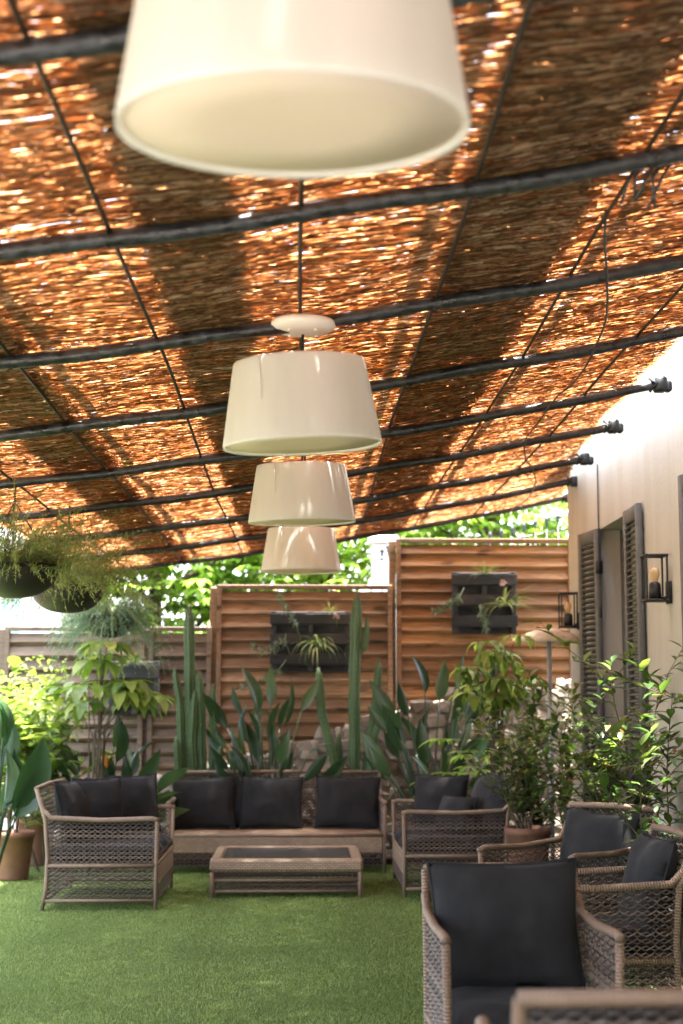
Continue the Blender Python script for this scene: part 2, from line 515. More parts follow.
beamY = [-2.3, -.8, .5, 1.72, 2.99, 4.28, 5.58, 6.93, 8.32, 9.62, 11.04, 12.41, 13.70]
bend = {8.32: 2.02, 9.62: 2.02, 11.04: 2.10, 12.41: 2.27, 13.70: 2.45}
for by in beamY:
    xe = bend.get(by, 2.02)
    pts, rs = [], []
    k = 60
    for i in range(k + 1):
        xx = -2.1 + (xe + 2.1) * i / k
        pts.append((xx, by + .004 * math.sin(xx * 5 + by), roof_z(xx) - .012 + .004 * math.sin(xx * 7 + by * 3)))
        rs.append(0.0265 * (1 + .05 * math.sin(xx * 17 + by * 5) + .04 * rnd.uniform(-1, 1)) * (.8 if by > 13 else 1))
    b = MB(); b.tube(pts, rs, 10)
    child(b, 'beam', M['wrap'], pergola)
    # clamp at the wall end: flange, block and a thin stay to the wall
    z = roof_z(xe) - .012
    b = MB()
    b.bbox((xe + .01, by, z), (.07, .085, .085), .012)
    b.bbox((xe + .055, by, z - .012), (.04, .06, .06), .01)
    b.tube([(xe - .05, by, z + .035), (xe - .02, by - .05, z), (xe - .05, by, z - .04)], .008, 6)
    child(b, 'bracket', M['black_metal'], pergola)
for rx in (-1.98, -1.63, -1.1, -.567, 0, .5, 1.03, 1.6):
    b = MB()
    pts = [(rx + .012 * math.sin(yy * .9 + rx * 7), yy, roof_z(rx) + .012 + .004 * math.sin(yy * 2.4 + rx)) for yy in np.linspace(-2.8, 14.0, 72)]
    b.tube(pts, .0075, 6)
    for yy in beamY:  # wire ties where rod and pipe cross
        p = Vector((rx, yy, roof_z(rx)))
        b.tube([p + Vector((.03 * math.cos(t), .01 * math.sin(t), .032 * math.sin(t) - .01)) for t in np.linspace(0, 2 * math.pi, 9)], .003, 4)
    child(b, 'tie_rod', M['rod'], pergola)
for rx in (-.99, .42, 1.12):
    b = MB()
    b.tube([(rx, yy, roof_z(rx) + .15) for yy in np.linspace(-2.8, 14.0, 12)], .026, 8)
    child(b, 'batten', M['rod'], pergola)
# loose black cable and scraps of wrap near the clamps
b = MB()
pA = at(660, 160, 4.44)
b.tube([pA + Vector(k) for k in ((-.12, 0, -.01), (-.02, 0, .025), (.05, 0, .03), (.12, 0, .0))], [.012, .028, .03, .012], 8)
for q in range(5):
    dx = rnd.uniform(-.1, .05)
    b.tube([pA + Vector((dx, 0, 0)), pA + Vector((dx - .03, .02, -.05)), pA + Vector((dx - .06 + rnd.uniform(-.03, .05), .03, -.1 - rnd.uniform(0, .06)))], .005, 5)
child(b, 'clamp', M['wrap'], pergola)
b = MB()
pts = []
for i in range(40):
    yy = 4.5 + i * .235
    xx = 1.02 + .10 * math.sin(yy * 1.2) + (yy - 4.5) * .1
    pts.append((min(xx, 1.95), yy, roof_z(min(xx, 1.95)) - .05 - .03 * abs(math.sin(yy * 2.4))))
b.tube(pts, .005, 5)
child(b, 'cable', M['black_metal'], pergola)

# ------------------------------------------------------------------ pendant lamps
lamp_spec = [  # px centre, py of bottom rim centre, Y, roll, tilt, label
    (293, 131, 2.45, 0, 4.5, 'nearest cream drum pendant lamp, cut off by the top of the picture', .6),
    (302.5, 447, 5.58, 2.5, 3.0, 'second cream drum pendant lamp under its white ceiling rose', .6),
    (302, 523, 8.32, 1.0, 3.0, 'third cream drum pendant lamp, partly behind the second', .6),
    (301, 572, 11.2, 0, 1.0, 'farthest and smallest looking cream pendant lamp in the row', .6)]
for px, py, Y, roll, tilt, lab, D in lamp_spec:
    p = at(px, py, Y)
    r = empty('pendant_lamp', p)
    tag(r, lab, 'lamp', 'cream pendant lamps in a row')
    rot = Euler((R(tilt), R(-roll), 0)).to_matrix().to_4x4()
    hh = .322
    R0, R1 = D / 2, D / 2 * .835
    b = MB()
    prof = [(R0 - .006, .004), (R0, 0), (R0, .012)] + [(R0 + (R1 - R0) * i / 8, .012 + (hh - .02) * i / 8) for i in range(1, 9)] + [(R1 - .004, hh), (R1 - .008, hh - .004)] + [(R1 - .008 + (R0 - R1) * i / 4, (hh - .004) * (1 - i / 4) + .004 * i / 4) for i in range(1, 5)]
    b.lathe(prof, 72, M=rot)
    # overlap seam of the shade
    b.box(rot @ Vector((-(R0 + R1) / 2 * .52, -(R0 + R1) / 2 * .86, hh / 2)), (.006, .002, .30), rot.to_3x3())
    b.build('shade', M['shade'], r)
    b = MB()
    b.lathe([(.0005, .012), (R0 * .5, .011), (R0 - .012, .010), (R0 - .012, .016), (.0005, .018)], 64, M=rot)
    b.build('diffuser', M['diffuser'], r)
    b = MB()  # unseen lid added to spread sun flecks into an even glow
    b.lathe([(.006, hh - .008), (R1 * .5, hh - .008), (R1 - .012, hh - .009), (R1 - .012, hh - .013), (.006, hh - .012)], 64, M=rot)
    b.build('added_top_cover', M['diffuser'], r)
    b = MB()
    top = roof_z(p.x) - p.z - .035
    b.lathe([(.0005, hh - .03), (.03, hh - .03), (.03, hh - .01), (.0005, hh - .005)], 20)
    for k in range(3):
        t_ = 2 * math.pi * k / 3 + .4
        b.tube([(0, 0, hh - .02), rot @ Vector((R1 * .98 * math.cos(t_), R1 * .98 * math.sin(t_), hh - .012))], .003, 5)
    b.build('spider', M['white_enamel'], r)
    b = MB(); b.tube([(0, 0, hh - .01), (0, 0, top - .02)], .0055, 8)
    b.build('cord', M['black_metal'], r)
    b = MB()
    b.lathe([(.0005, top - .012), (.05, top - .014), (.105, top - .004), (.125, top + .012), (.12, top + .03), (.06, top + .038), (.0005, top + .038)], 40)
    for k in range(4):
        t_ = math.pi / 4 + k * math.pi / 2
        b.lathe([(.0005, -.004), (.008, -.003), (.008, .006)], 8, (.07 * math.cos(t_), .07 * math.sin(t_), top - .012))
    b.build('ceiling_rose', M['white_enamel'], r)

# ------------------------------------------------------------------ house
WX = 2.3
house = empty('house', (WX, 7, 0))
tag(house, 'cream plastered house wall with tall shuttered windows on the right side', 'house')
W_END, W_TOP = 12.85, 4.4
opens = [(10.55, 11.55, .12, 2.69), (7.25, 8.40, .12, 2.69)]
DP = .25
b = MB()
ycuts = sorted({-3.0, W_END} | {k for o in opens for k in o[:2]})
for y0, y1 in zip(ycuts, ycuts[1:]):
    op = [o for o in opens if o[0] == y0]
    nseg = 6
    if op:
        z0, z1 = op[0][2:]
        b.add([(WX, y0, 0), (WX, y1, 0), (WX, y1, z0), (WX, y0, z0)], [(0, 3, 2, 1)])
        b.add([(WX, y0, z1), (WX, y1, z1), (WX, y1, W_TOP), (WX, y0, W_TOP)], [(0, 3, 2, 1)])
        # reveals
        b.add([(WX, y1, z0), (WX + DP, y1, z0), (WX + DP, y1, z1), (WX, y1, z1)], [(0, 1, 2, 3)])
        b.add([(WX, y0, z0), (WX + DP, y0, z0), (WX + DP, y0, z1), (WX, y0, z1)], [(0, 3, 2, 1)])
        b.add([(WX, y0, z1), (WX + DP, y0, z1), (WX + DP, y1, z1), (WX, y1, z1)], [(0, 1, 2, 3)])
        b.add([(WX, y0, z0), (WX + DP, y0, z0), (WX + DP, y1, z0), (WX, y1, z0)], [(0, 3, 2, 1)])
    else:
        b.add([(WX, y0, 0), (WX, y1, 0), (WX, y1, W_TOP), (WX, y0, W_TOP)], [(0, 3, 2, 1)])
b.add([(WX, W_END, 0), (8, W_END, 0), (8, W_END, W_TOP), (WX, W_END, W_TOP)], [(0, 1, 2, 3)])
b.add([(WX, -3, 0), (8, -3, 0), (8, -3, W_TOP), (WX, -3, W_TOP)], [(0, 3, 2, 1)])
b.add([(8, -3, 0), (8, W_END, 0), (8, W_END, W_TOP), (8, -3, W_TOP)], [(0, 1, 2, 3)])
b.add([(WX, -3, W_TOP), (8, -3, W_TOP), (8, W_END, W_TOP), (WX, W_END, W_TOP)], [(0, 3, 2, 1)])
child(b, 'wall', M['plaster'], house, smooth=False)
b = MB(); b.bbox((WX - .10, (W_END - 3) / 2, 3.95), (.198, W_END + 3.1, .12), .01)  # unseen overhang added to keep sky and sun off the upper wall
child(b, 'shading_eave', M['wood_mid'], house, smooth=False)
for y0, y1, z0, z1 in opens:
    b = MB()
    xx = WX + DP - .05
    yc, zc = (y0 + y1) / 2, (z0 + z1) / 2
    for yy in (y0 + .04, yc, y1 - .04): b.bbox((xx, yy, zc), (.06, .075, z1 - z0 - .004))
    for zz in (z0 + .05, z0 + 1.0, z1 - .045): b.bbox((xx + .004, yc, zz), (.055, y1 - y0 - .01, .075))
    w = child(b, 'window', M['shutter'], house)
    b = MB(); b.box((xx + .03, yc, zc), (.012, y1 - y0 - .02, z1 - z0 - .02))
    g = b.build('pane', M['glass'], w)
    b = MB(); b.bbox((WX + .06, yc, z0 + .012), (.3, y1 - y0 + .10, .05))
    child(b, 'sill', M['plaster'], house)


def shutter(hinge, far_end, z0=.15, z1=2.695):
    hx, hy = hinge; fx, fy = far_end
    L = math.hypot(fx - hx, fy - hy)
    ang = math.atan2(fy - hy, fx - hx)
    Mx = Matrix.Translation((hx, hy, 0)) @ Matrix.Rotation(ang, 4, 'Z')
    b = MB()
    T = .04
    def bx(c, s, tilt=0):
        m3 = Mx.to_3x3() @ (Matrix.Rotation(tilt, 3, 'X'))
        b.bbox(Mx @ Vector(c), s, .004, m3)
    for xx in (.03, L - .03): bx((xx, 0, (z0 + z1) / 2), (.06, T, z1 - z0))
    zm = z0 + (z1 - z0) * .42
    for zz in (z0 + .05, zm, z1 - .05): bx((L / 2, .001, zz), (L - .122, T - .006, .10))
    sh = child(b, 'shutter', M['shutter'], house)
    b = MB()
    for a0, a1 in ((z0 + .10, zm - .05), (zm + .05, z1 - .10)):
        k = int((a1 - a0) / .042)
        for i in range(k):
            m3 = Mx.to_3x3() @ Matrix.Rotation(R(38), 3, 'X')
            b.box(Mx @ Vector((L / 2, 0, a0 + (i + .5) * (a1 - a0) / k)), (L - .123, .040, .008), m3)
    o = child(b, 'slats', M['shutter'], house)
    o.name = 'slat'; o.parent = sh; o.matrix_parent_inverse = Matrix.Identity(4)
    for zz in (z0 + .3, z1 - .3):
        b = MB(); b.bbox(Mx @ Vector((.0, 0, zz)), (.03, .055, .10), .004, Mx.to_3x3())
        b.build('hinge', M['black_metal'], sh)


shutter((2.285, 11.46), (2.222, 11.90))
shutter((2.276, 10.44), (2.265, 9.96))
shutter((2.285, 8.36), (2.245, 8.76))
shutter((2.285, 7.22), (2.235, 6.75))
# cable down the plaster
b = MB()
b.tube([(WX - .012, 11.46, 3.2), (WX - .012, 11.462, 2.4), (WX - .012, 11.47, 2.1)], .006, 6)
b.bbox((WX - .012, 11.47, 2.05), (.03, .03, .09), .008)
child(b, 'cable', M['black_metal'], house)


def lantern(y, lab, pz):
    r = empty('wall_lantern', (WX, y, pz))
    tag(r, lab, 'lantern', 'black wall lanterns on the house')
    hw, hh, cx = .064, .28, -.098
    b = MB()
    for sx in (-1, 1):
        for sy in (-1, 1): b.bbox((cx + sx * hw, sy * hw, hh / 2), (.012, .012, hh - .01), .002)
    for zz in (0, hh):
        for s_ in (-1, 1):
            b.bbox((cx + s_ * hw, 0, zz), (.016, 2 * hw + .02, .016), .003)
            b.bbox((cx, s_ * hw, zz), (2 * hw + .02, .0155, .0155), .003)
    b.bbox((cx, 0, -.002), (2 * hw, 2 * hw, .012), .003)
    b.build('cage', M['black_metal'], r)
    b = MB(); b.bbox((-.012, 0, .05), (.022, .09, .14), .004); b.bbox((-.03, 0, .02), (.05, .03, .02), .004)
    b.build('wall_plate', M['black_metal'], r)
    b = MB(); b.lathe([(.0005, .004), (.04, .004), (.036, .10), (.028, .115), (.0005, .115)], 20, (cx, 0, 0))
    b.build('lamp_holder', M['black_metal'], r)
    b = MB(); b.lathe([(.015, .115), (.02, .13), (.033, .165), (.03, .19), (.016, .205), (.0005, .21)], 20, (cx, 0, 0))
    b.build('bulb', M['bulb'], r)


lantern(9.30, 'black open cage lantern on the plaster wall nearest the camera, right of the shutters', EYE + .64)
lantern(12.38, 'black cage lantern at the far wall corner beside the wooden fence', EYE + .63)

# ------------------------------------------------------------------ fence panels
FY = 14.2


def fence(x0, x1, z0, z1, mat, lab, y=FY, post=True):
    r = empty('fence_panel', ((x0 + x1) / 2, y, 0))
    tag(r, lab, 'fence', 'lapped wooden fence panels')
    cx = (x0 + x1) / 2
    b = MB()
    pitch = .126
    k = int(round((z1 - z0 - .06) / pitch))
    for i in range(k):
        zc = z0 + (i + .5) * (z1 - z0 - .05) / k
        n_ = 14
        hb = pitch * .435
        vs = []
        ph = rnd.uniform(0, 6)
        for j in range(n_ + 1):
            u = j / n_
            xx = -(x1 - x0) / 2 + .035 + (x1 - x0 - .07) * u
            jz = .0025 * noise.noise((xx * 1.5, i * 3.1, x0))
            a = (.004 if i % 2 else -.002) + .002 * math.sin(u * 5 + ph) + .003 * noise.noise((xx * 1.3, i * 5.7, x0 + 9))
            # rough sawn boards lapped like shingles: the lower edge leans out over the next one
            vs += [(xx, a + .010, zc - hb + jz), (xx, a - .034, zc - hb * .50 + jz), (xx, a + .002, zc + hb + jz), (xx, a + .016, zc + hb + jz), (xx, a + .016, zc - hb + jz)]
        fs = []
        for j in range(n_):
            for q in range(5):
                q2 = (q + 1) % 5
                fs.append((j * 5 + q, j * 5 + q2, (j + 1) * 5 + q2, (j + 1) * 5 + q))
        fs += [(0, 1, 2, 3, 4), tuple(n_ * 5 + q for q in (4, 3, 2, 1, 0))]
        b.add(vs, fs)
    for i in range(1, k):
        zc = z0 + i * (z1 - z0 - .05) / k
        b.bbox((0, .040 + .003 * (i % 3), zc), (x1 - x0 - .08, .014, pitch * .5), .003)
    b.build('board', mat, r, smooth=False)
    b = MB()
    w = x1 - x0
    for s_ in (-1, 1): b.bbox((s_ * (w / 2 - .022), -.012, (z0 + z1) / 2), (.044, .075, z1 - z0), .004)
    b.bbox((0, -.014, z1 - .02), (w - .09, .072, .04), .004)
    b.bbox((0, -.014, z0 + .02), (w - .09, .072, .04), .004)
    for q in (-.17, .17): b.bbox((q * w * 1.0, .072, (z0 + z1) / 2), (.04, .03, z1 - z0 - .08), .004)
    b.build('frame', mat, r, smooth=False)
    for s_ in (-1, 1):
        b = MB(); b.bbox((s_ * (w / 2 + .035), .03, z1 / 2 - .03), (.065, .065, z1 + .02), .005)
        if s_ < 0 or x1 > 2: b.build('post', mat, r, smooth=False)


def fx(px): return (px - 302) * FY / F


def fz(py): return EYE + (704 - py) * FY / F


fence(fx(396), fx(574), fz(712), fz(539), M['wood_warm'], 'tallest warm brown lapped fence panel next to the house')
fence(fx(217), fx(392), fz(766), fz(586), M['wood_mid'], 'medium height brown lapped fence panel behind the pendant lamps')
fence(fx(150), fx(212), fz(795), fz(628), M['wood_grey'], 'narrow low weathered grey fence panel behind the tall cactus')
fence(fx(8), fx(145), fz(795), fz(628), M['wood_grey'], 'wide low weathered grey fence panel behind the hanging ferns')

# rubble wall under the fence
r = empty('stone_wall', (.6, 13.85, 0))
tag(r, 'rubble stone retaining wall rising under the wooden fence', 'stone wall')


def stone_top(x): return float(np.interp(x, [-2.2, -1.3, -.6, 0, .5, 1.1, 1.7, 2.6], [.48, .62, .82, .99, 1.18, 1.36, 1.47, 1.50]))


b = MB()
xs = np.linspace(-2.2, 2.6, 40)
vs = []
for xx in xs:
    t_ = stone_top(xx)
    vs += [(xx, 13.70, 0), (xx, 13.86, t_ - .03), (xx, 14.12, t_ - .01), (xx, 14.12, 0)]
fs = []
for i in range(39):
    for k in range(3): fs.append((i * 4 + k, (i + 1) * 4 + k, (i + 1) * 4 + k + 1, i * 4 + k + 1))
b.add(vs, fs)
child(b, 'core', M['mortar'], r, smooth=False)
import bmesh
bmI = bmesh.new(); bmesh.ops.create_icosphere(bmI, subdivisions=1, radius=1)
icoV = [v.co.copy() for v in bmI.verts]; icoF = [tuple(v.index for v in f.verts) for f in bmI.faces]; bmI.free()
b = MB()
zrow = 0.04
while zrow < 1.6:
    hrow = rnd.uniform(.07, .14)
    xx = -2.2 + rnd.uniform(0, .1)
    while xx < 2.55:
        wd = rnd.uniform(.07, .27)
        c = Vector((xx + wd / 2, 0, zrow + hrow / 2 + rnd.uniform(-.02, .02)))
        tp = stone_top(c.x)
        if c.z < tp + .03:
            c.y = 13.70 + .16 * c.z / max(tp, .3) + .045 + rnd.uniform(-.02, .02)
            o_ = Vector((rnd.uniform(0, 99), rnd.uniform(0, 99), 0))
            rot = Euler((rnd.uniform(-.3, .3), rnd.uniform(-.5, .5), rnd.uniform(-.3, .3))).to_matrix()
            S = Vector((wd * .60, rnd.uniform(.07, .12), hrow * .64))
            vs = []
            for v in icoV:
                # squarish stones with chipped faces
                p = Vector([math.copysign(abs(q) ** .5, q) for q in v])
                p *= 1 + .34 * noise.noise(v * 1.2 + o_) + .16 * noise.noise(v * 2.9 + o_)
                vs.append(rot @ Vector((p.x * S.x * .85, p.y * S.y * .85, p.z * S.z * .85)) + c)
            b.add(vs, icoF)
        xx += wd * .97
    zrow += hrow * .93
child(b, 'stone', M['stone'], r, smooth=False)

# ------------------------------------------------------------------ wall planters made of pallet boards
def planter(px0, px1, py0, py1, Y, rows, lab):
    x0, x1 = (px0 - 302) * Y / F, (px1 - 302) * Y / F
    z0, z1 = EYE + (704 - py1) * Y / F, EYE + (704 - py0) * Y / F
    r = empty('pallet_planter', ((x0 + x1) / 2, Y, z0))
    tag(r, lab, 'planter', 'dark pallet planters on the fence')
    w, h = x1 - x0, z1 - z0
    b = MB()
    for u in (-.5, 0, .5): b.bbox((u * (w - .05), .05, h / 2), (.045, .09, h), .004)
    b.bbox((0, .103, h / 2), (w, .012, h), .003)
    b.build('back_frame', M['slate_wood'], r, smooth=False)
    for i in range(rows):
        zz = h * (i + .62) / rows
        b = MB()
        b.bbox((0, -.007, zz), (w + .02, .022, h / rows * .52), .004)
        b.bbox((0, .045, zz - h / rows * .26), (w - .02, .085, .012), .003)
        b.build('slat', M['slate_wood'], r, smooth=False)
    return x0, x1, z0, z1


PY = 14.02
planter(271, 350, 612, 672, PY, 3, 'dark pallet planter on the middle fence, holding a drooping spider plant')
planter(453, 517, 572, 634, PY, 3, 'dark pallet planter high on the tall fence beside the house')
planter(112, 160, 662, 714, PY, 2, 'dark pallet planter low on the grey fence at the left')


# ------------------------------------------------------------------ plants
def rdir(lo=-.2, hi=1.0):
    a = rnd.uniform(0, 2 * math.pi); z = rnd.uniform(lo, hi)
    q = math.sqrt(max(0, 1 - z * z)); return Vector((q * math.cos(a), q * math.sin(a), z))


def strap_plant(name, loc, n, L, w, lab, cat='plant', mat='leaf_stripe', droop=2.2, up=.7, group=None, front=True, trail=0):
    """arching strap leaves from one point: spider plants, grasses, air plants"""
    b = MB()
    for i in range(n):
        d = rdir(.1, 1.0); d.z = d.z * up
        if front and d.y > 0: d.y *= -.5
        q = L * rnd.uniform(.5, 1.1)
        b.leaf((rnd.uniform(-.02, .02), rnd.uniform(-.02, .02), 0), d, q, w * rnd.uniform(.7, 1.2), 7, droop * rnd.uniform(.6, 1.2), .3, peak=.3)
    o = b.build(name, M[mat], None, loc=loc)
    return tag(o, lab, cat, group)


def paddle_plant(loc, n, H, lab, spread=.35, leafL=.42, leafW=.15, flower=False, mat='leaf_paddle', stalk_lean=None, seed=1):
    """bird of paradise: long stalks that each carry one paddle blade"""
    rr = random.Random(seed)
    r = empty('bird_of_paradise', loc)
    tag(r, lab, 'plant', 'bird of paradise plants')
    bs, bl = MB(), MB()
    for i in range(n):
        a = rr.uniform(0, 2 * math.pi); out = spread * rr.uniform(.25, 1.0)
        h = H * rr.uniform(.42, 1.0) * (1 - .25 * out / spread)
        dx, dy = math.cos(a) * out, math.sin(a) * out * .6
        pts = [Vector((dx * .12 * (1 - t_) + dx * t_ ** 1.5, dy * .12 * (1 - t_) + dy * t_ ** 1.5, h * .68 * t_)) for t_ in (0, .25, .5, .75, 1)]
        bs.tube(pts, [.014, .012, .010, .008, .006], 6)
        d = (pts[-1] - pts[-2]).normalized() + Vector((dx * 1.1, dy * 1.1, .12))
        k = rr.uniform(.6, 1.1)
        bl.leaf(pts[-1], d, leafL * k, leafW * k, 9, rr.uniform(.1, .9), rr.uniform(.25, .6), up=(math.cos(a + rr.uniform(-1.2, 1.2)), math.sin(a + rr.uniform(-1.2, 1.2)), rr.uniform(.3, 1.2)), peak=.4)
    bs.build('stem', M['leaf_paddle'], r)
    bl.build('foliage', M[mat], r)
    if flower:
        for k in range(2):
            b = MB()
            base = Vector((rr.uniform(-.1, .25), -.2, H * rr.uniform(.48, .58)))
            for q in range(5): b.leaf(base, Vector((rr.uniform(-.6, .6), rr.uniform(-.5, .2), 1)), .12, .025, 3, .4)
            b.build('flower', M['petal_orange' if k else 'petal_yellow'], r)
    return r


def shrub(name, loc, n, H, lab, spread=.3, leafL=.09, leafW=.035, mat='leaf_shrub', per=46, seed=1, group=None, pinnate=False, lowest=.15, bare=True):
    rr = random.Random(seed)
    r = empty(name, loc)
    tag(r, lab, 'shrub', group)
    bs, bl = MB(), MB()
    def twig(p0, d, L, r0, depth):
        k = 6; pts = [Vector(p0)]; d = Vector(d).normalized()
        for i in range(k):
            d = (d + Vector((rr.gauss(0, .10), rr.gauss(0, .10), .05))).normalized()
            pts.append(pts[-1] + d * (L / k))
        bs.tube(pts, [max(.0015, r0 * (1 - .8 * i / k)) for i in range(k + 1)], 5, caps=False)
        m = max(3, int(per * L / 1.2))
        for i in range(m):
            u = (i + rr.random()) / m
            if depth == 0 and u < .3: continue
            j = min(int(u * k), k - 1); q = pts[j].lerp(pts[j + 1], u * k - j)
            if q.z < lowest: continue
            a = rr.uniform(0, 2 * math.pi)
            dd = Vector((math.cos(a), math.sin(a), rr.uniform(-.3, .8))) + d * .4
            s_ = rr.uniform(.6, 1.25)
            bl.leaf(q, dd, leafL * s_, leafW * s_, 3, rr.uniform(.2, 1.1), .3, peak=.42)
        if depth < 1:
            for q in range(rr.randint(3, 5)):
                u = rr.uniform(.3, .9); j = min(int(u * k), k - 1)
                a = rr.uniform(0, 2 * math.pi)
                twig(pts[j].lerp(pts[j + 1], u * k - j), Vector((math.cos(a), math.sin(a), rr.uniform(.2, 1.1))), L * rr.uniform(.28, .5), r0 * .5, depth + 1)
    for i in range(n):
        a = rr.uniform(0, 2 * math.pi); q = spread * rr.uniform(.1, 1)
        twig((math.cos(a) * q * .25, math.sin(a) * q * .25, 0), Vector((math.cos(a) * q, math.sin(a) * q, H)), H * rr.uniform(.7, 1.05), .009, 0)
    bs.build('stem', M['bark'], r); bl.build('foliage', M[mat], r)
    return r


def palmate(loc, n, H, lab, mat='leaf_bright', L=.2, W=.05, k=7, spread=.35, name='umbrella_plant', seed=1, droop=1.0, group=None, lo=.45):
    """stalks that end in a drooping hand of leaflets"""
    rr = random.Random(seed)
    r = empty(name, loc); tag(r, lab, 'plant', group)
    bs, bl = MB(), MB()
    trunks = [Vector((rr.uniform(-.07, .07), rr.uniform(-.07, .07), 0)) for _ in range(max(2, n // 8))]
    for i in range(n):
        a = rr.uniform(0, 2 * math.pi); q = spread * rr.uniform(.2, 1); h = H * rr.uniform(lo, 1)
        t0 = rr.choice(trunks)
        mid = Vector((t0.x + math.cos(a) * q * .2, t0.y + math.sin(a) * q * .2, h * .75))
        tip = Vector((math.cos(a) * q, math.sin(a) * q, h))
        bs.tube([t0, t0.lerp(mid, .6), mid, mid.lerp(tip, .6) + Vector((0, 0, .03)), tip], [.009, .007, .006, .004, .003], 5)
        fwd = Vector((math.cos(a), math.sin(a), rr.uniform(-.1, .3)))
        for j in range(k):
            an = (j / (k - 1) - .5) * 4.4
            d = Matrix.Rotation(an, 3, 'Z') @ fwd
            s_ = rr.uniform(.75, 1.1) * (1 - .25 * abs(an) / 2.2)
            bl.leaf(tip, d, L * s_, W * s_, 4, droop * rr.uniform(.6, 1.3), .25, peak=.5)
    bs.build('stem', M['bark'], r); bl.build('foliage', M[mat], r)
    return r


def cactus(loc, columns, lab):
    r = empty('column_cactus', loc); tag(r, lab, 'cactus', 'column cacti behind the sofa')
    for path, rad in columns:
        P = [Vector(p) for p in path]
        # resample
        pts = []
        for i in range(len(P) - 1):
            m = max(3, int((P[i + 1] - P[i]).length / .05))
            pts += [P[i].lerp(P[i + 1], k / m) for k in range(m)]
        pts.append(P[-1])
        n_ = len(pts)
        rs = []
        for i in range(n_):
            e = n_ - 1 - i
            rs.append(rad * (1 if e > 3 else (.25, .62, .85, .95)[e]) * (.8 + .2 * min(1, i / 4)) * (1 + .05 * math.sin(i * .9)))
        rs = [q * .86 for q in rs]
        b = MB(); b.tube(pts, rs, 24, ribs=[1.2, .95, .72, .95])
        for i in range(1, n_, 1):
            for k in range(6):
                a = 2 * math.pi * (k * 4) / 24
                T = (pts[min(i + 1, n_ - 1)] - pts[i - 1]).normalized()
                base = Vector(b.v[i * 24 + k * 4])
                outw = (base - pts[i]).normalized()
                for s_ in range(2):
                    d = outw + Vector((rnd.uniform(-.8, .8), rnd.uniform(-.8, .8), rnd.uniform(-.6, .9)))
                    b.needle(base, d, .024, .004, 1)
        b.build('column', [M['cactus'], M['spine']], r, smooth=True)
    return r


CY = 13.35


def cp(px, py, dy=0): # cactus points relative to a base
    return at(px, py, CY + dy)


base = at(197, 775, CY); base.z = .05
def rel(pts, bs_): return [p - bs_ for p in pts]
cols = []
for (pts, rad) in [
    ([(190, 800), (190, 700), (189, 606)], .052), ([(183, 800), (180, 700), (174, 668)], .036), ([(203, 800), (201, 720), (199, 672)], .045),
    ([(212, 800), (213, 720), (213, 684)], .036), ([(180, 800), (177, 745), (176, 737)], .034), ([(218, 800), (219, 760), (222, 741)], .033), ([(196, 800), (192, 740), (195, 690)], .042)]:
    cols.append((rel([cp(x, y, rnd.uniform(-.12, .12) * 0 + q) for (x, y), q in zip(pts, [rnd.uniform(-.1, .1)] * 3)], base), rad))
cols = [([Vector((p[0].x * .9 + (p[0].x - 0) * 0, p[0].y, 0))] + list(p), r_) for p, r_ in cols]
cactus(base, cols, 'clustered column cactus against the grey fence, left of the bird of paradise')
base = at(350, 775, CY); base.z = .05
cols = []
for (pts, rad, q) in [
    ([(355, 800), (354, 700), (357, 594)], .056, 0), ([(341, 800), (333, 755), (322, 715), (318, 668)], .044, -.05), ([(362, 800), (370, 740), (376, 700), (379, 660)], .040, .05),
    ([(357, 653), (364, 648), (366, 640), (367, 618)], .034, 0), ([(341, 800), (339, 750), (339, 732)], .034, .06), ([(366, 800), (374, 740), (382, 706)], .034, -.06)]:
    cols.append((rel([cp(x, y, q) for x, y in pts], base), rad))
cactus(base, cols, 'branching column cactus rising in front of the middle fence behind the sofa')

paddle_plant(at(268, 775, 13.2).xy.to_3d(), 34, 2.25, 'bird of paradise plant between the two column cacti', .46, .42, .12, seed=3)
paddle_plant(at(430, 775, 13.0).xy.to_3d(), 36, 2.5, 'bird of paradise plant in front of the stone wall, right of the sofa', .50, .42, .13, seed=12)
paddle_plant(at(104, 790, 12.6).xy.to_3d(), 28, 1.62, 'flowering bird of paradise plant behind the sofa at the left', .45, .40, .14, True, seed=5)
paddle_plant(at(-6, 790, 11.2).xy.to_3d(), 14, 1.95, 'large leaved dark plant cut off by the left edge of the picture', .30, .52, .24, mat='leaf_dark', seed=8)

# trailing plants in the pallet planters
def pl(px, py, dy=-.05): return at(px, py, PY + dy)
strap_plant('spider_plant', pl(318, 648), 40, .38, .018, 'yellow striped spider plant drooping from the middle pallet planter')
strap_plant('spider_plant', pl(505, 606), 34, .36, .018, 'spider plant with long leaves at the right of the high pallet planter', mat='leaf_fern', droop=1.4)
strap_plant('wispy_plant', pl(486, 574), 30, .24, .010, 'wispy brownish plant growing out of the top of the high pallet planter', mat='leaf_fern', droop=1.2)
strap_plant('wispy_plant', pl(330, 612), 16, .20, .009, 'sparse thin leaved plant on top of the middle pallet planter', mat='leaf_fern', droop=1.0)
strap_plant('wispy_plant', pl(134, 664), 34, .28, .014, 'yellow green tufted plant on top of the left pallet planter', mat='leaf_stripe', droop=1.5)


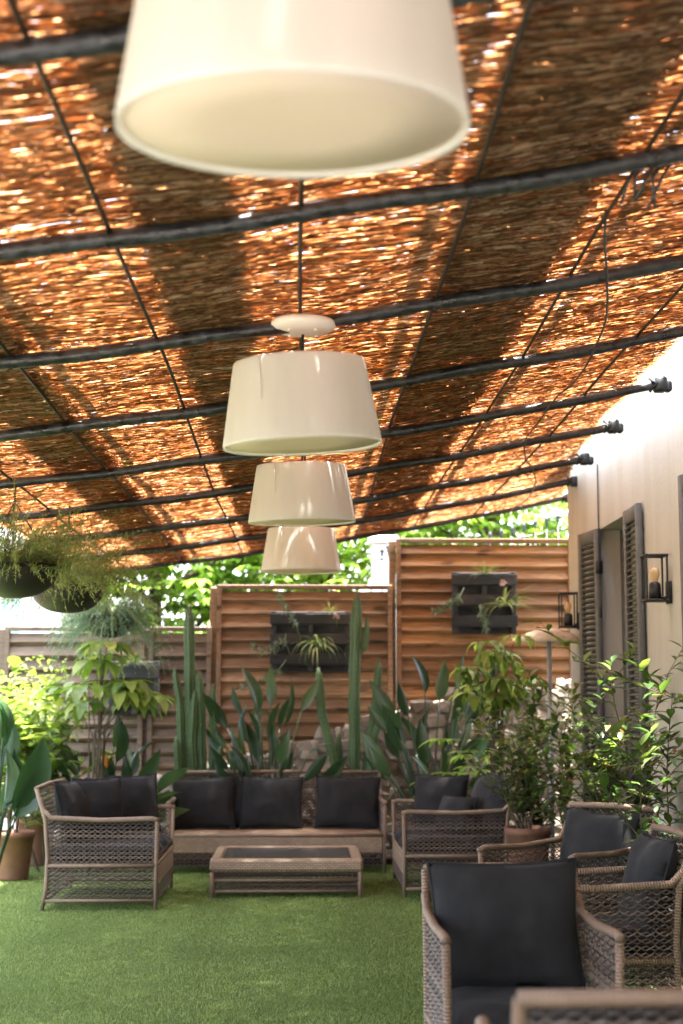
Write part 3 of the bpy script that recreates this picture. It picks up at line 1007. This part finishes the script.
def trailer(name, pts, lab, mat='leaf_silver', L=.07, n=130, w=.012):
    """a trailing stem set with short needles"""
    P = [at(px, py, Y) for px, py, Y in pts]
    base = P[0].copy(); P = [p - base for p in P]
    r = empty(name, base); tag(r, lab, 'plant')
    b = MB(); b.tube(P, [.008] + [.005] * (len(P) - 1), 6); b.build('stem', M['leaf_silver'], r)
    b = MB()
    for i in range(n):
        u = 1 - (i / n) * .8
        k = u * (len(P) - 1); j = min(int(k), len(P) - 2); p = P[j].lerp(P[j + 1], k - j)
        T = (P[j + 1] - P[j]).normalized()
        b.leaf(p, rdir(-1, 1) + T * .6, L * rnd.uniform(.7, 1.2), w, 2, .3, .2)
    b.build('foliage', M[mat], r)
    return r


trailer('silver_succulent', [(300, 640, 13.95), (296, 625, 13.9), (287, 610, 13.86), (280, 600, 13.86), (278, 592, 13.88)], 'silver spiky succulent climbing over the corner of the middle pallet planter')
trailer('silver_succulent', [(290, 655, 13.95), (285, 640, 13.88), (275, 648, 13.84), (262, 652, 13.84), (252, 646, 13.84)], 'silver spiky succulent leaning left from the middle pallet planter')
trailer('silver_succulent', [(286, 660, 13.95), (277, 672, 13.84), (262, 680, 13.82), (240, 688, 13.82)], 'long silver succulent trailing below the middle pallet planter')
trailer('silver_succulent', [(464, 588, 13.95), (458, 600, 13.84), (446, 606, 13.82), (434, 612, 13.84)], 'pale succulent trailing left from the high pallet planter')
trailer('silver_succulent', [(480, 605, 13.95), (481, 614, 13.86), (484, 622, 13.85), (486, 630, 13.85)], 'pale blue succulent hanging at the centre of the high pallet planter')
for k, (px, py, lab) in enumerate([(336, 617, 'pale pink blossom on a thin stalk above the middle pallet planter'), (503, 583, 'round cream blossom at the right of the high pallet planter')]):
    p = pl(px, py, -.08)
    r = empty('blossom', p); tag(r, lab, 'flower')
    b = MB(); b.tube([(0, .05, -.12), (.01, .02, -.05), (0, 0, 0)], .003, 5); b.build('stem', M['leaf_fern'], r)
    b = MB()
    for q in range(22): b.leaf((0, 0, 0), rdir(-.6, 1), .045, .03, 2, .4, .3)
    b.build('petal', M['petal'], r)

# hanging bowls with asparagus fern
bowl_spec = [(12, 8.32, 598, .25, 'nearest hanging black bowl, cut off by the left edge of the picture', 'pale asparagus fern filling the nearest hanging bowl'),
             (67, 9.62, 613, .235, 'middle hanging black bowl of the row', 'bushy asparagus fern spilling from the middle hanging bowl'),
             (109, 12.41, 638, .20, 'farthest hanging black bowl in front of the grey fence', 'blue green asparagus fern trailing from the farthest hanging bowl')]
for k, (px, Y, pyb, rad, lab, lab2) in enumerate(bowl_spec):
    p = at(px, pyb, Y)
    r = empty('hanging_bowl', p); tag(r, lab, 'hanging pot', 'hanging fern bowls')
    hb = .17
    b = MB()
    prof = [(.0005, 0)] + [(rad * math.sin(a) ** .8, hb * (1 - math.cos(a))) for a in np.linspace(.15, math.pi / 2, 9)] + [(rad + .006, hb), (rad + .006, hb + .012), (rad - .012, hb + .012), (rad - .02, hb - .03), (.0005, hb - .035)]
    b.lathe(prof, 40); b.build('bowl', M['bowl'], r)
    top = roof_z(p.x) - .03 - p.z
    for q in range(3):
        a = q * 2 * math.pi / 3 + .5
        b = MB(); b.tube([(rad * math.cos(a), rad * math.sin(a), hb), (.01 * math.cos(a), .01 * math.sin(a), top - .10)], .0035, 5)
        b.build('chain', M['black_metal'], r)
    b = MB(); b.tube([(0, 0, top - .11), (0, 0, top - .03), (.0, .03, top + .02), (0, 0, top + .05)], .006, 6); b.build('hook', M['black_metal'], r)
    b = MB()
    rr = random.Random(20 + k)
    nf = (210, 230, 210)[k]
    for i in range(nf):
        a = rr.uniform(0, 2 * math.pi); el = rr.uniform(.1, 1.45) if k < 2 else rr.uniform(-.35, 1.1)
        d = Vector((math.cos(a) * math.cos(el), math.sin(a) * math.cos(el), math.sin(el)))
        L = rr.uniform(.32, .72); q = Vector((math.cos(a), math.sin(a), 0)) * rad * rr.uniform(0, .8) + Vector((0, 0, hb - .02))
        side = d.cross(Vector((0, 0, 1))).normalized()
        ns = 14
        for s_ in range(ns):
            q2 = q + d * (L / ns)
            b.needle(q, d, L / ns * 1.2, .005)
            for w_ in range(7):
                dd = d * .5 + rdir(-1, 1) * .9
                b.needle(q, dd, .06 * (1.15 - s_ / ns) * rr.uniform(.7, 1.2), .0065)
            q = q2
            d = (Matrix.Rotation(-rr.uniform(.5, 1.9) / ns, 3, side) @ d).normalized() if side.length > .1 else d
    tag(b.build('asparagus_fern', M['leaf_teal' if k == 2 else 'leaf_fern'], None, loc=p), lab2, 'fern', 'asparagus ferns in hanging bowls')

# left corner: potted plants and sunlit shrubs
def pot(px, py_base, Y, rad, h, lab, mat='terracotta'):
    p = at(px, py_base, Y); p.z = 0
    r = empty('plant_pot', p); tag(r, lab, 'pot', 'clay plant pots')
    b = MB()
    b.lathe([(.0005, .002), (rad * .74, .002), (rad * .76, .02), (rad * .98, h - .05), (rad * 1.05, h - .048), (rad * 1.06, h), (rad * .95, h), (rad * .92, h - .05), (.0005, h - .055)], 36)
    b.build('body', M[mat], r)
    b = MB(); b.lathe([(.0005, h - .035), (rad * .6, h - .038), (rad * .93, h - .045)], 24); b.build('earth_fill', M['soil'], r)
    return p


pp = pot(13, 873, 11.95, .155, .37, 'dark clay pot on the turf at the far left, in front')
palmate((pp.x, pp.y, .33), 12, .42, 'small bright leaved plant in the front clay pot', L=.11, W=.03, seed=21, spread=.18, name='pot_plant')
pp = pot(36, 857, 13.0, .16, .40, 'tall brown clay pot holding the pale braided trunk')
r = empty('braided_fig', (pp.x, pp.y, .34)); tag(r, 'weeping fig with a pale braided trunk in the tall clay pot', 'tree')
b = MB()
for q in range(5):
    a0 = q * 2 * math.pi / 5
    b.tube([(.075 * math.cos(a0 + z_ * 9 * (1 if q % 2 else -1)) * (1 - .3 * z_), .075 * math.sin(a0 + z_ * 9 * (1 if q % 2 else -1)) * (1 - .3 * z_), z_) for z_ in np.linspace(0, .75, 22)], .016, 7)
b.build('trunk', M['pale_bark'], r)
b = MB()
rr = random.Random(5)
for i in range(900):
    d = rdir(-.6, 1); q = Vector((d.x * .42, d.y * .42, .95 + d.z * .32)) * 1.0
    q = q * rr.uniform(.75, 1.05) + Vector((0, 0, .1))
    b.leaf(q, rdir(-.8, .4), .07, .03, 2, .6, .3)
b.build('foliage', M['leaf_bright'], r)
palmate(at(100, 790, 12.2).xy.to_3d(), 17, 1.85, 'bright green umbrella plant behind the left two seater, its leaves like hands', L=.34, W=.12, seed=31, spread=.45, droop=1.5, lo=.74)
shrub('leafy_shrub', at(50, 790, 12.6).xy.to_3d(), 9, 1.55, 'sunlit light green shrub in the left corner under the hanging bowls', .5, .17, .10, 'leaf_bright', 22, 41)
shrub('leafy_shrub', at(12, 790, 13.2).xy.to_3d(), 9, 1.45, 'sunlit shrub by the white window at the far left', .5, .17, .10, 'leaf_bright', 22, 42)

# right side planting along the house
shrub('glossy_shrub', (1.90, 10.3, .05), 5, 1.62, 'tall glossy shrub in front of the window opening', .32, .12, .05, per=34, seed=51, group='glossy shrubs along the house wall')
shrub('glossy_shrub', (2.02, 9.2, .05), 5, 1.60, 'glossy shrub with yellow tips in front of the nearer shutter', .30, .12, .05, per=34, seed=52, group='glossy shrubs along the house wall')
shrub('glossy_shrub', (1.98, 8.1, .05), 4, 1.42, 'glossy shrub at the right edge of the picture', .28, .12, .05, per=34, seed=53, group='glossy shrubs along the house wall')
shrub('glossy_shrub', (1.82, 11.3, .05), 6, 1.32, 'lower glossy shrub beside the mushroom lamp post', .34, .12, .05, per=34, seed=54, group='glossy shrubs along the house wall')
shrub('glossy_shrub', (1.88, 7.5, .05), 9, .8, 'low dark bushy shrub behind the armchair at the right edge', .16, .07, .025, mat='leaf_dark', per=70, seed=55, group='glossy shrubs along the house wall')
palmate((1.52, 12.0, .05), 20, 1.84, 'tall umbrella plant with drooping leaflets by the mushroom lamp post', L=.30, W=.085, seed=61, spread=.30, droop=2.0, lo=.6)
palmate((1.45, 12.6, .05), 18, 1.05, 'lower umbrella plant in front of the stone wall', mat='leaf_tree', L=.22, W=.06, seed=62, spread=.4, droop=.9)
pp = pot(529, 900, 10.6, .155, .50, 'terracotta pot behind the two seater on the right')
shrub('potted_shrub', (pp.x, pp.y, .45), 6, .62, 'small bushy shrub in the terracotta pot on the right', .25, .10, .042, per=34, seed=63, lowest=.02)
pp = pot(622, 880, 8.9, .17, .42, 'pale clay pot in the bed behind the angled armchair', 'pole_grey')
shrub('potted_shrub', (pp.x, pp.y, .38), 6, .75, 'glossy shrub in the pale pot behind the angled armchair', .25, .085, .035, per=56, seed=64, lowest=.02)

# mushroom lamp post
p = at(549, 641, 12.4)
r = empty('mushroom_lamp', (p.x, p.y, 0)); tag(r, 'pole lamp with a pale domed top among the shrubs by the fence', 'lamp')
b = MB(); b.tube([(0, 0, .04), (0, 0, p.z)], .02, 12); b.lathe([(.0005, .02), (.13, .02), (.14, .05), (.03, .07)], 24); b.build('pole', M['pole_grey'], r)
b = MB()
b.lathe([(.245, p.z - .012), (.25, p.z), (.235, p.z + .03), (.19, p.z + .062), (.12, p.z + .087), (.05, p.z + .098), (.0005, p.z + .10)], 40)
b.lathe([(.245, p.z - .012), (.15, p.z + .015), (.0005, p.z + .03)], 40)
b.build('dome', M['dome'], r)

# ------------------------------------------------------------------ wicker furniture
def lattice(b, c00, c10, c11, c01, pitch=.028, rad=.0036, vert=False, fill=1.0):
    """open cane weave on a quad: chains of crossing strands over thin uprights"""
    c00, c10, c11, c01 = map(Vector, (c00, c10, c11, c01))
    def P(u, v): return (c00 * (1 - u) + c10 * u) * (1 - v) + (c01 * (1 - u) + c11 * u) * v
    w = ((c10 - c00).length + (c11 - c01).length) / 2; h = ((c01 - c00).length + (c11 - c10).length) / 2
    nrm = (c10 - c00).cross(c01 - c00).normalized()
    nr = max(2, int(round(h / pitch))); nc = max(3, int(round(w / .038)))
    for i in range(nr):
        v = (i + .5) / nr
        amp = .36 / nr * fill
        for ph in (0, 1):
            pts = []
            for j in range(nc * 2 + 1):
                u = j / (nc * 2)
                s_ = (1 if (j % 4 in (1,)) else (-1 if j % 4 == 3 else 0))
                s_ *= -1 if ph else 1
                pts.append(P(u, v + amp * s_) + nrm * (.004 * (1 if (j + ph) % 2 else -1)))
            b.tube(pts, rad, 4, caps=False)
    if vert:
        for j in range(1, nc):
            b.tube([P(j / nc, k / 6) for k in range(7)], rad * .7, 4, caps=False)


def cushion(b, w, h, t_, nx=18, p=2.4, pinch=.06, seed=0, c=(0, 0, 0), M4=None, mat=0):
    """puffed pillow standing in the XZ plane, base at z=0"""
    rr = random.Random(seed); o_ = Vector((rr.uniform(0, 50), rr.uniform(0, 50), rr.uniform(0, 50)))
    vs, fs = [], []
    M4 = M4 or Matrix.Identity(4)
    for side in (-1, 1):
        for i in range(nx + 1):
            for j in range(nx + 1):
                u, v = 2 * i / nx - 1, 2 * j / nx - 1
                e = max(0, (1 - abs(u) ** p)) * max(0, (1 - abs(v) ** p))
                th = t_ / 2 * e ** .5
                x = u * w / 2 * (1 - pinch * (1 - v * v) * abs(u)); z = v * h / 2 * (1 - pinch * (1 - u * u) * abs(v)) + h / 2
                nz = noise.noise(Vector((u * 1.6, v * 1.6, side)) + o_) * .014 + noise.noise(Vector((u * 4, v * 4, side)) + o_) * .004
                vs.append(M4 @ Vector((x + nz * .3, side * (th + nz * min(1, e * 3)), z)) + Vector(c))
    k = (nx + 1) ** 2
    for i in range(nx):
        for j in range(nx):
            a, b_, c_, d_ = i * (nx + 1) + j, (i + 1) * (nx + 1) + j, (i + 1) * (nx + 1) + j + 1, i * (nx + 1) + j + 1
            fs += [(a, b_, c_, d_), (k + a, k + d_, k + c_, k + b_)]
    ring = [(i, 0) for i in range(nx)] + [(nx, j) for j in range(nx)] + [(i, nx) for i in range(nx, 0, -1)] + [(0, j) for j in range(nx, 0, -1)]
    ids = [i * (nx + 1) + j for i, j in ring]
    for q in range(len(ids)):
        a, c_ = ids[q], ids[(q + 1) % len(ids)]
        fs.append((a, k + a, k + c_, c_))
    b.add(vs, fs, mat)
    # welt along the edge
    pts = [(Vector(vs[q]) + Vector(vs[q + k])) / 2 for q in ids] ; pts.append(pts[0])
    b.tube(pts, .006, 6, mat)


def seat(name, cat, W, D, lab, loc, rz, group=None, cushion_on=True, arm_h=.59, back_h=.79, seat_h=.30, apron=True):
    """wicker seat, front towards local -Y"""
    r = empty(name, loc, rz); tag(r, lab, cat, group)
    w2, f, k = W / 2, -D / 2, D / 2
    for s_ in (-1, 1):
        b = MB(); b.tube([(s_ * w2, f, 0), (s_ * w2, f, arm_h * .5), (s_ * (w2 + .006), f - .004, arm_h - .01)], [.0135, .0140, .0145], 10); b.build('leg', M['cane'], r)
        b = MB(); b.tube([(s_ * w2, k + .015, 0), (s_ * w2, k - .01, .15), (s_ * w2, k - .015, .35), (s_ * w2, k + .005, arm_h), (s_ * (w2 - .004), k + .07, back_h)], [.0135, .0140, .0145, .0150, .0145], 10); b.build('leg', M['cane'], r)
    b = MB()
    for s_ in (-1, 1):
        b.tube([(s_ * (w2 + .006), f - .018, arm_h - .006), (s_ * (w2 + .008), f + .03, arm_h + .006), (s_ * (w2 + .004), 0, arm_h - .004), (s_ * w2, k - .03, arm_h + .012), (s_ * w2, k + .03, arm_h + .07)], .0165, 10)
        b.tube([(s_ * w2, f, .065), (s_ * w2, k, .065)], .012, 8)
        b.tube([(s_ * w2, f, seat_h - .01), (s_ * w2, k - .015, seat_h - .01)], .014, 8)
    b.tube([(-w2, k + .072, back_h), (0, k + .085, back_h + .006), (w2, k + .072, back_h)], .0165, 10)
    b.tube([(-w2, f, seat_h), (w2, f, seat_h)], .0155, 10)
    b.tube([(-w2, k - .012, seat_h), (w2, k - .012, seat_h)], .014, 8)
    b.tube([(-w2, k, .065), (w2, k, .065)], .012, 8)
    if W > 1:
        for xx in (0,): b.tube([(xx, k - .012, seat_h), (xx, k + .005, arm_h), (xx, k + .08, back_h)], .012, 8)
    b.build('frame', M['cane'], r)
    for s_ in (-1, 1):
        b = MB()
        lattice(b, (s_ * w2, f, .08), (s_ * w2, k, .08), (s_ * w2, k - .012, seat_h - .02), (s_ * w2, f, seat_h - .02))
        lattice(b, (s_ * w2, f, seat_h), (s_ * w2, k - .012, seat_h), (s_ * w2, k + .01, arm_h - .005), (s_ * w2, f, arm_h - .015), pitch=.027)
        b.build('side_panel', M['strand'], r, smooth=False)
    b = MB()
    lattice(b, (-w2, k - .012, seat_h), (w2, k - .012, seat_h), (w2, k + .005, arm_h), (-w2, k + .005, arm_h), pitch=.027)
    lattice(b, (-w2, k + .005, arm_h), (w2, k + .005, arm_h), (w2, k + .072, back_h - .012), (-w2, k + .072, back_h - .012), pitch=.027)
    b.build('back_panel', M['strand'], r, smooth=False)
    b = MB(); lattice(b, (-w2, k, .08), (w2, k, .08), (w2, k - .012, seat_h - .02), (-w2, k - .012, seat_h - .02)); b.build('rear_skirt', M['strand'], r, smooth=False)
    if apron:
        b = MB(); b.bbox((0, f - .002, seat_h - .075), (W - .03, .022, .13), .008); b.build('front_apron', M['deck'], r, smooth=False)
        b = MB(); lattice(b, (-w2, f, .05), (w2, f, .05), (w2, f, seat_h - .14), (-w2, f, seat_h - .14)); b.build('front_skirt', M['strand'], r, smooth=False)
    b = MB(); b.bbox((0, .0, seat_h - .012), (W - .035, D - .05, .03), .008); b.build('seat_deck', M['deck'], r, smooth=False)
    if cushion_on:
        b = MB()
        m4 = Matrix.Rotation(R(-90), 4, 'X')
        nC = 2 if W > 1 else 1
        for q in range(nC):
            ww = (W - .05) / nC
            cushion(b, ww, D - .03, .12, 16, 8, .0, q, (-(W - .05) / 2 + ww * (q + .5), -(D - .03) / 2 - .02, seat_h + .055), m4)
        b.build('seat_cushion', M['cloth'], r)
    return r


def pillow(w, h, t_, loc, rz, lean, lab, roll=0, group='charcoal scatter cushions', seed=0):
    b = MB(); cushion(b, w, h, t_, 20, 2.6, .07, seed)
    o = b.build('cushion', M['cloth'], None, loc=loc)
    o.rotation_euler = Euler((R(lean), R(roll), rz), 'XYZ')
    return tag(o, lab, 'cushion', group)


# left two seater faces right (+X): local -Y -> +X means rz = +90
HALF = math.pi / 2
seat('wicker_loveseat', 'loveseat', 1.20, .73, 'wicker two seater on the left, seen from its open woven side', (-1.325, 10.76, 0), HALF, 'wicker two seaters')
seat('wicker_loveseat', 'loveseat', 1.20, .73, 'wicker two seater on the right of the coffee table, facing left', (1.09, 11.35, 0), -HALF, 'wicker two seaters')
sofa = seat('wicker_sofa', 'sofa', 1.74, .74, 'three seat wicker sofa at the back under the fence', (-.20, 12.69, 0), 0, None, False, arm_h=.55, back_h=.765)
seat('wicker_armchair', 'armchair', .56, .58, 'front wicker armchair facing the camera with one big cushion', (.745, 5.30, 0), R(2), 'wicker armchairs', seat_h=.25, back_h=.745)
seat('wicker_armchair', 'armchair', .59, .68, 'wicker armchair turned at an angle in front of the shrubs', (1.40, 8.05, 0), R(-48), 'wicker armchairs')
seat('wicker_armchair', 'armchair', .59, .70, 'wicker armchair seen side on at the right edge of the picture', (1.21, 6.66, 0), -HALF + R(3), 'wicker armchairs')
seat('wicker_armchair', 'armchair', .59, .70, 'nearest wicker armchair, only the back of it showing at the bottom right', (.725, 3.37, 0), math.pi + R(-2), 'wicker armchairs')

# cushions
sy = 12.90
for k, (px, w_, py, ro, lab) in enumerate([(234, .44, .10, 2, 'dark cushion half hidden behind the left sofa cushion'), (206, .53, -.03, -2, 'left charcoal cushion on the sofa'), (272, .53, 0, 1, 'middle charcoal cushion on the sofa'), (347, .55, 0, 2, 'right charcoal cushion on the sofa')]):
    pillow(w_, .44, .17, ((px - 302) * 12.85 / F, sy + py, .305), 0, -12, lab, ro, seed=k + 1)
for k, (xx, yy, rz, lean, w_, lab) in enumerate([
    (-1.52, 10.55, HALF - .25, -14, .46, 'leftmost cushion against the back of the left two seater'),
    (-1.40, 10.75, HALF - .75, -10, .44, 'front cushion in the middle of the left two seater'),
    (-1.46, 11.10, HALF + .1, -14, .48, 'far cushion on the left two seater'),
    (-1.22, 11.22, .55, -12, .42, 'cushion by the far arm of the left two seater')]):
    pillow(w_, .42, .15, (xx, yy, .42), rz, lean, lab, 0, seed=k + 11)
for k, (xx, yy, rz, lean, w_, h_, lab) in enumerate([
    (1.34, 10.98, -HALF + .3, -14, .46, .44, 'upright cushion at the near end of the right two seater'),
    (1.30, 11.45, -HALF, -14, .46, .42, 'cushion in the middle of the right two seater'),
    (1.05, 11.72, -.4, -16, .44, .40, 'cushion by the far arm of the right two seater'),
    (1.08, 11.05, -.9, -22, .36, .28, 'small cushion lying forward on the right two seater')]):
    pillow(w_, h_, .15, (xx, yy, .42), rz, lean, lab, 0, seed=k + 21)
pillow(.54, .45, .17, (.735, 5.45, .345), R(2), -9, 'big square charcoal cushion on the front armchair', -1, seed=31)
pillow(.52, .41, .17, (1.56, 8.18, .375), R(-48), -14, 'charcoal cushion on the angled armchair', 2, seed=32)
pillow(.50, .42, .17, (1.45, 6.66, .375), -HALF + R(3), -16, 'charcoal cushion leaning on the armchair at the right edge', 0, seed=33)
pillow(.52, .42, .16, (.725, 3.20, .355), math.pi, -10, 'charcoal cushion on the nearest armchair', 0, seed=34)

# coffee table
TX0, TX1, TY0, TY1 = -.645, .435, 10.78, 11.80
r = empty('coffee_table', ((TX0 + TX1) / 2, (TY0 + TY1) / 2, 0)); tag(r, 'low wicker coffee table with a dark inset top in front of the sofa', 'table')
w2, d2, th = (TX1 - TX0) / 2, (TY1 - TY0) / 2, .268
b = MB()
bw = .075
for s_ in (-1, 1):
    b.bbox((0, s_ * (d2 - bw / 2), th - .045), (2 * w2, bw, .09), .018)
    b.bbox((s_ * (w2 - bw / 2), 0, th - .046), (bw, 2 * d2 - 2 * bw - .004, .088), .012)
b.build('top_frame', M['deck'], r, smooth=False)
b = MB(); b.bbox((0, 0, th - .012), (2 * w2 - 2 * bw - .004, 2 * d2 - 2 * bw - .004, .012), .003); b.build('table_top', M['table_glass'], r, smooth=False)
for sx in (-1, 1):
    for s_ in (-1, 1):
        b = MB(); b.tube([(sx * (w2 - .02), s_ * (d2 - .02), 0), (sx * (w2 - .02), s_ * (d2 - .02), th - .09)], .018, 10); b.build('leg', M['cane'], r)
b = MB()
for s_ in (-1, 1):
    for zz in (.045, .12):
        b.tube([(-w2 + .02, s_ * (d2 - .02), zz), (w2 - .02, s_ * (d2 - .02), zz)], .011, 8)
        b.tube([(s_ * (w2 - .02), -d2 + .02, zz), (s_ * (w2 - .02), d2 - .02, zz)], .011, 8)
b.build('rail', M['cane'], r)
b = MB()
for s_ in (-1, 1):
    lattice(b, (-w2 + .02, s_ * (d2 - .02), .05), (w2 - .02, s_ * (d2 - .02), .05), (w2 - .02, s_ * (d2 - .02), th - .09), (-w2 + .02, s_ * (d2 - .02), th - .09))
    lattice(b, (s_ * (w2 - .02), -d2 + .02, .05), (s_ * (w2 - .02), d2 - .02, .05), (s_ * (w2 - .02), d2 - .02, th - .09), (s_ * (w2 - .02), -d2 + .02, th - .09))
b.build('side_panel', M['strand'], r, smooth=False)

# ------------------------------------------------------------------ beyond the fence
def tree(x, y, h, cz, R3, n, lab, seed, L=.24, W=.09, k=5, mat='leaf_tree'):
    rr = random.Random(seed)
    r = empty('chestnut_tree', (x, y, 0)); tag(r, lab, 'tree', 'leafy trees beyond the fence')
    b = MB()
    b.tube([(0, 0, -.02), (.05, 0, h * .3), (-.04, .05, h * .6), (0, 0, h)], [.16, .13, .09, .03], 10)
    clumps = []
    for i in range(34):
        d = Vector((rr.gauss(0, 1), rr.gauss(0, 1), rr.gauss(0, 1))).normalized() * rr.uniform(.45, 1)
        c = Vector((d.x * R3[0], d.y * R3[1], cz + d.z * R3[2])); clumps.append(c)
        if i % 2 == 0:
            s0 = Vector((0, 0, min(h * .95, max(h * .25, c.z - .7 * R3[2] * rr.uniform(.3, .9)))))
            b.tube([s0, s0.lerp(c, .5) + Vector((0, 0, .12)), c], [.045, .025, .008], 6)
    b.build('trunk', M['bark'], r)
    b = MB()
    for i in range(n):
        c = rr.choice(clumps)
        p = c + Vector((rr.gauss(0, .30), rr.gauss(0, .30), rr.gauss(0, .22)))
        a = rr.uniform(0, 2 * math.pi); fwd = Vector((math.cos(a), math.sin(a), rr.uniform(-.3, .3)))
        s0 = rr.uniform(.7, 1.2)
        for j in range(k):
            an = (j / (k - 1) - .5) * 3.2
            s_ = s0 * (1 - .2 * abs(an) / 1.6)
            b.leaf(p, Matrix.Rotation(an, 3, 'Z') @ fwd, L * s_, W * s_, 3, rr.uniform(.7, 1.5), .25, peak=.6)
    b.build('crown', M[mat], r)


tree(-1.6, 16.6, 3.6, 2.9, (1.5, 1.0, 1.3), 700, 'large leaved tree above the low grey fence at the left', 71, .28, .11)
tree(.2, 17.3, 4.4, 3.6, (1.6, 1.0, 1.6), 750, 'leafy tree behind the farthest pendant lamp', 72)
tree(2.3, 17.8, 4.6, 3.9, (1.7, 1.1, 1.5), 750, 'leafy tree over the tall fence panel', 73)
tree(-3.9, 19.5, 4.6, 3.3, (1.7, 1.2, 1.7), 600, 'distant tree at the far left', 74)
tree(-.7, 22, 6.0, 4.6, (2.4, 1.5, 2.2), 450, 'taller distant tree behind the middle fence panel', 75, .3, .12)
tree(4.6, 21, 6.0, 4.6, (2.4, 1.5, 2.2), 400, 'tall distant tree behind the house corner', 76, .3, .12)

# iron railing with spear tips
r = empty('iron_railing', (1.6, 15.2, 0)); tag(r, 'black iron railing with spear tips above the tall fence panel', 'railing')
pk = [(382, 548), (388, 544)] + [(490 + 11.3 * i, 532 - 3.0 * i) for i in range(8)]
for px, py in pk:
    p = at(px, py, 15.2)
    b = MB(); b.tube([(p.x, 15.2, 0), (p.x, 15.2, p.z - .08)], .008, 6)
    b.lathe([(.008, -.08), (.02, -.075), (.02, -.068), (.01, -.06), (.027, -.035), (.014, -.012), (.0005, .012)], 10, (p.x, 15.2, p.z))
    child(b, 'picket', M['black_metal'], r)
for q0, q1 in ((at(375, 560, 15.2), at(394, 558, 15.2)), (at(484, 545, 15.2), at(572, 528, 15.2)), ((.7, 15.2, .4), (2.8, 15.2, .4))):
    b = MB(); b.tube([q0, q1], .01, 6)
    child(b, 'rail', M['black_metal'], r)
# white gate pillar
p = at(383, 536, 15.7)
r = empty('gate_pillar', (p.x, 15.7, 0)); tag(r, 'white gate pillar just showing between the two brown fence panels', 'pillar')
b = MB(); b.bbox((0, 0, p.z / 2 - .05), (.24, .24, p.z - .1), .01); b.build('shaft', M['white_paint'], r, smooth=False)
b = MB(); b.bbox((0, 0, p.z - .05), (.32, .32, .08), .02); b.build('cap', M['white_paint'], r, smooth=False)

# white building at the left, behind the fern bowls
r = empty('white_building', (-4.0, 15.6, 0)); tag(r, 'white building with a teal window at the far left', 'building')
BX0, BX1, BY, BH = -8.0, -2.45, 15.4, 3.2
wx0, wx1, wz0, wz1 = at(-30, 650, BY).x, at(24, 650, BY).x, at(0, 688, BY).z, at(0, 590, BY).z
b = MB()
for q in ((BX0, wx0, 0, BH), (wx1, BX1, 0, BH), (wx0, wx1, 0, wz0), (wx0, wx1, wz1, BH)):
    b.add([(q[0], BY, q[2]), (q[1], BY, q[2]), (q[1], BY, q[3]), (q[0], BY, q[3])], [(0, 1, 2, 3)])
b.add([(BX1, BY, 0), (BX1, BY + 4, 0), (BX1, BY + 4, BH), (BX1, BY, BH)], [(0, 1, 2, 3)])
b.add([(BX0, BY, BH), (BX1, BY, BH), (BX1, BY + 4, BH), (BX0, BY + 4, BH)], [(0, 1, 2, 3)])
child(b, 'wall', M['white_paint'], r, smooth=False)
b = MB()
for xx in (wx0 + .03, (wx0 + wx1) / 2, wx1 - .03): b.bbox((xx, BY + .03, (wz0 + wz1) / 2), (.06, .07, wz1 - wz0 - .004))
for zz in (wz0 + .03, wz1 - .03): b.bbox(((wx0 + wx1) / 2, BY + .032, zz), (wx1 - wx0 - .01, .06, .06))
w = child(b, 'window', M['white_paint'], r, smooth=False)
b = MB(); b.box(((wx0 + wx1) / 2, BY + .06, (wz0 + wz1) / 2), (wx1 - wx0 - .02, .01, wz1 - wz0 - .02)); b.build('pane', M['teal'], w, smooth=False)

# ------------------------------------------------------------------ light
SUN = Vector((.08, .01, .996)).normalized()
elev = math.asin(SUN.z); az = math.atan2(SUN.x, SUN.y)
w = bpy.data.worlds.new('World'); sc.world = w; w.use_nodes = True
nt = w.node_tree; bg = nt.nodes['Background']
sky = nt.nodes.new('ShaderNodeTexSky'); sky.sky_type = 'NISHITA'; sky.sun_disc = False
sky.sun_elevation = elev; sky.sun_rotation = az
sky.dust_density = 4.0
hs = nt.nodes.new('ShaderNodeHueSaturation'); hs.inputs['Saturation'].default_value = .6  # hazy, pale summer sky
nt.links.new(sky.outputs[0], hs.inputs['Color']); nt.links.new(hs.outputs[0], bg.inputs[0]); bg.inputs[1].default_value = .15
sd = bpy.data.lights.new('sun', 'SUN'); sd.energy = 5.0; sd.angle = R(1.6); sd.color = (1, .95, .87)
so = bpy.data.objects.new('sun', sd); col.objects.link(so)
so.rotation_euler = SUN.to_track_quat('Z', 'Y').to_euler(); so.location = (0, 0, 20)

sc.view_settings.view_transform = 'Standard'
sc.view_settings.look = 'None'
sc.view_settings.exposure = 3.75
sc.view_settings.gamma = 1
sc.render.engine = 'CYCLES'
sc.cycles.use_denoising = True
sc.cycles.max_bounces = 10
sc.cycles.diffuse_bounces = 5
sc.cycles.transmission_bounces = 5
sc.cycles.transparent_max_bounces = 6
sc.cycles.sample_clamp_indirect = 8
sc.cycles.caustics_reflective = False
sc.cycles.caustics_refractive = False
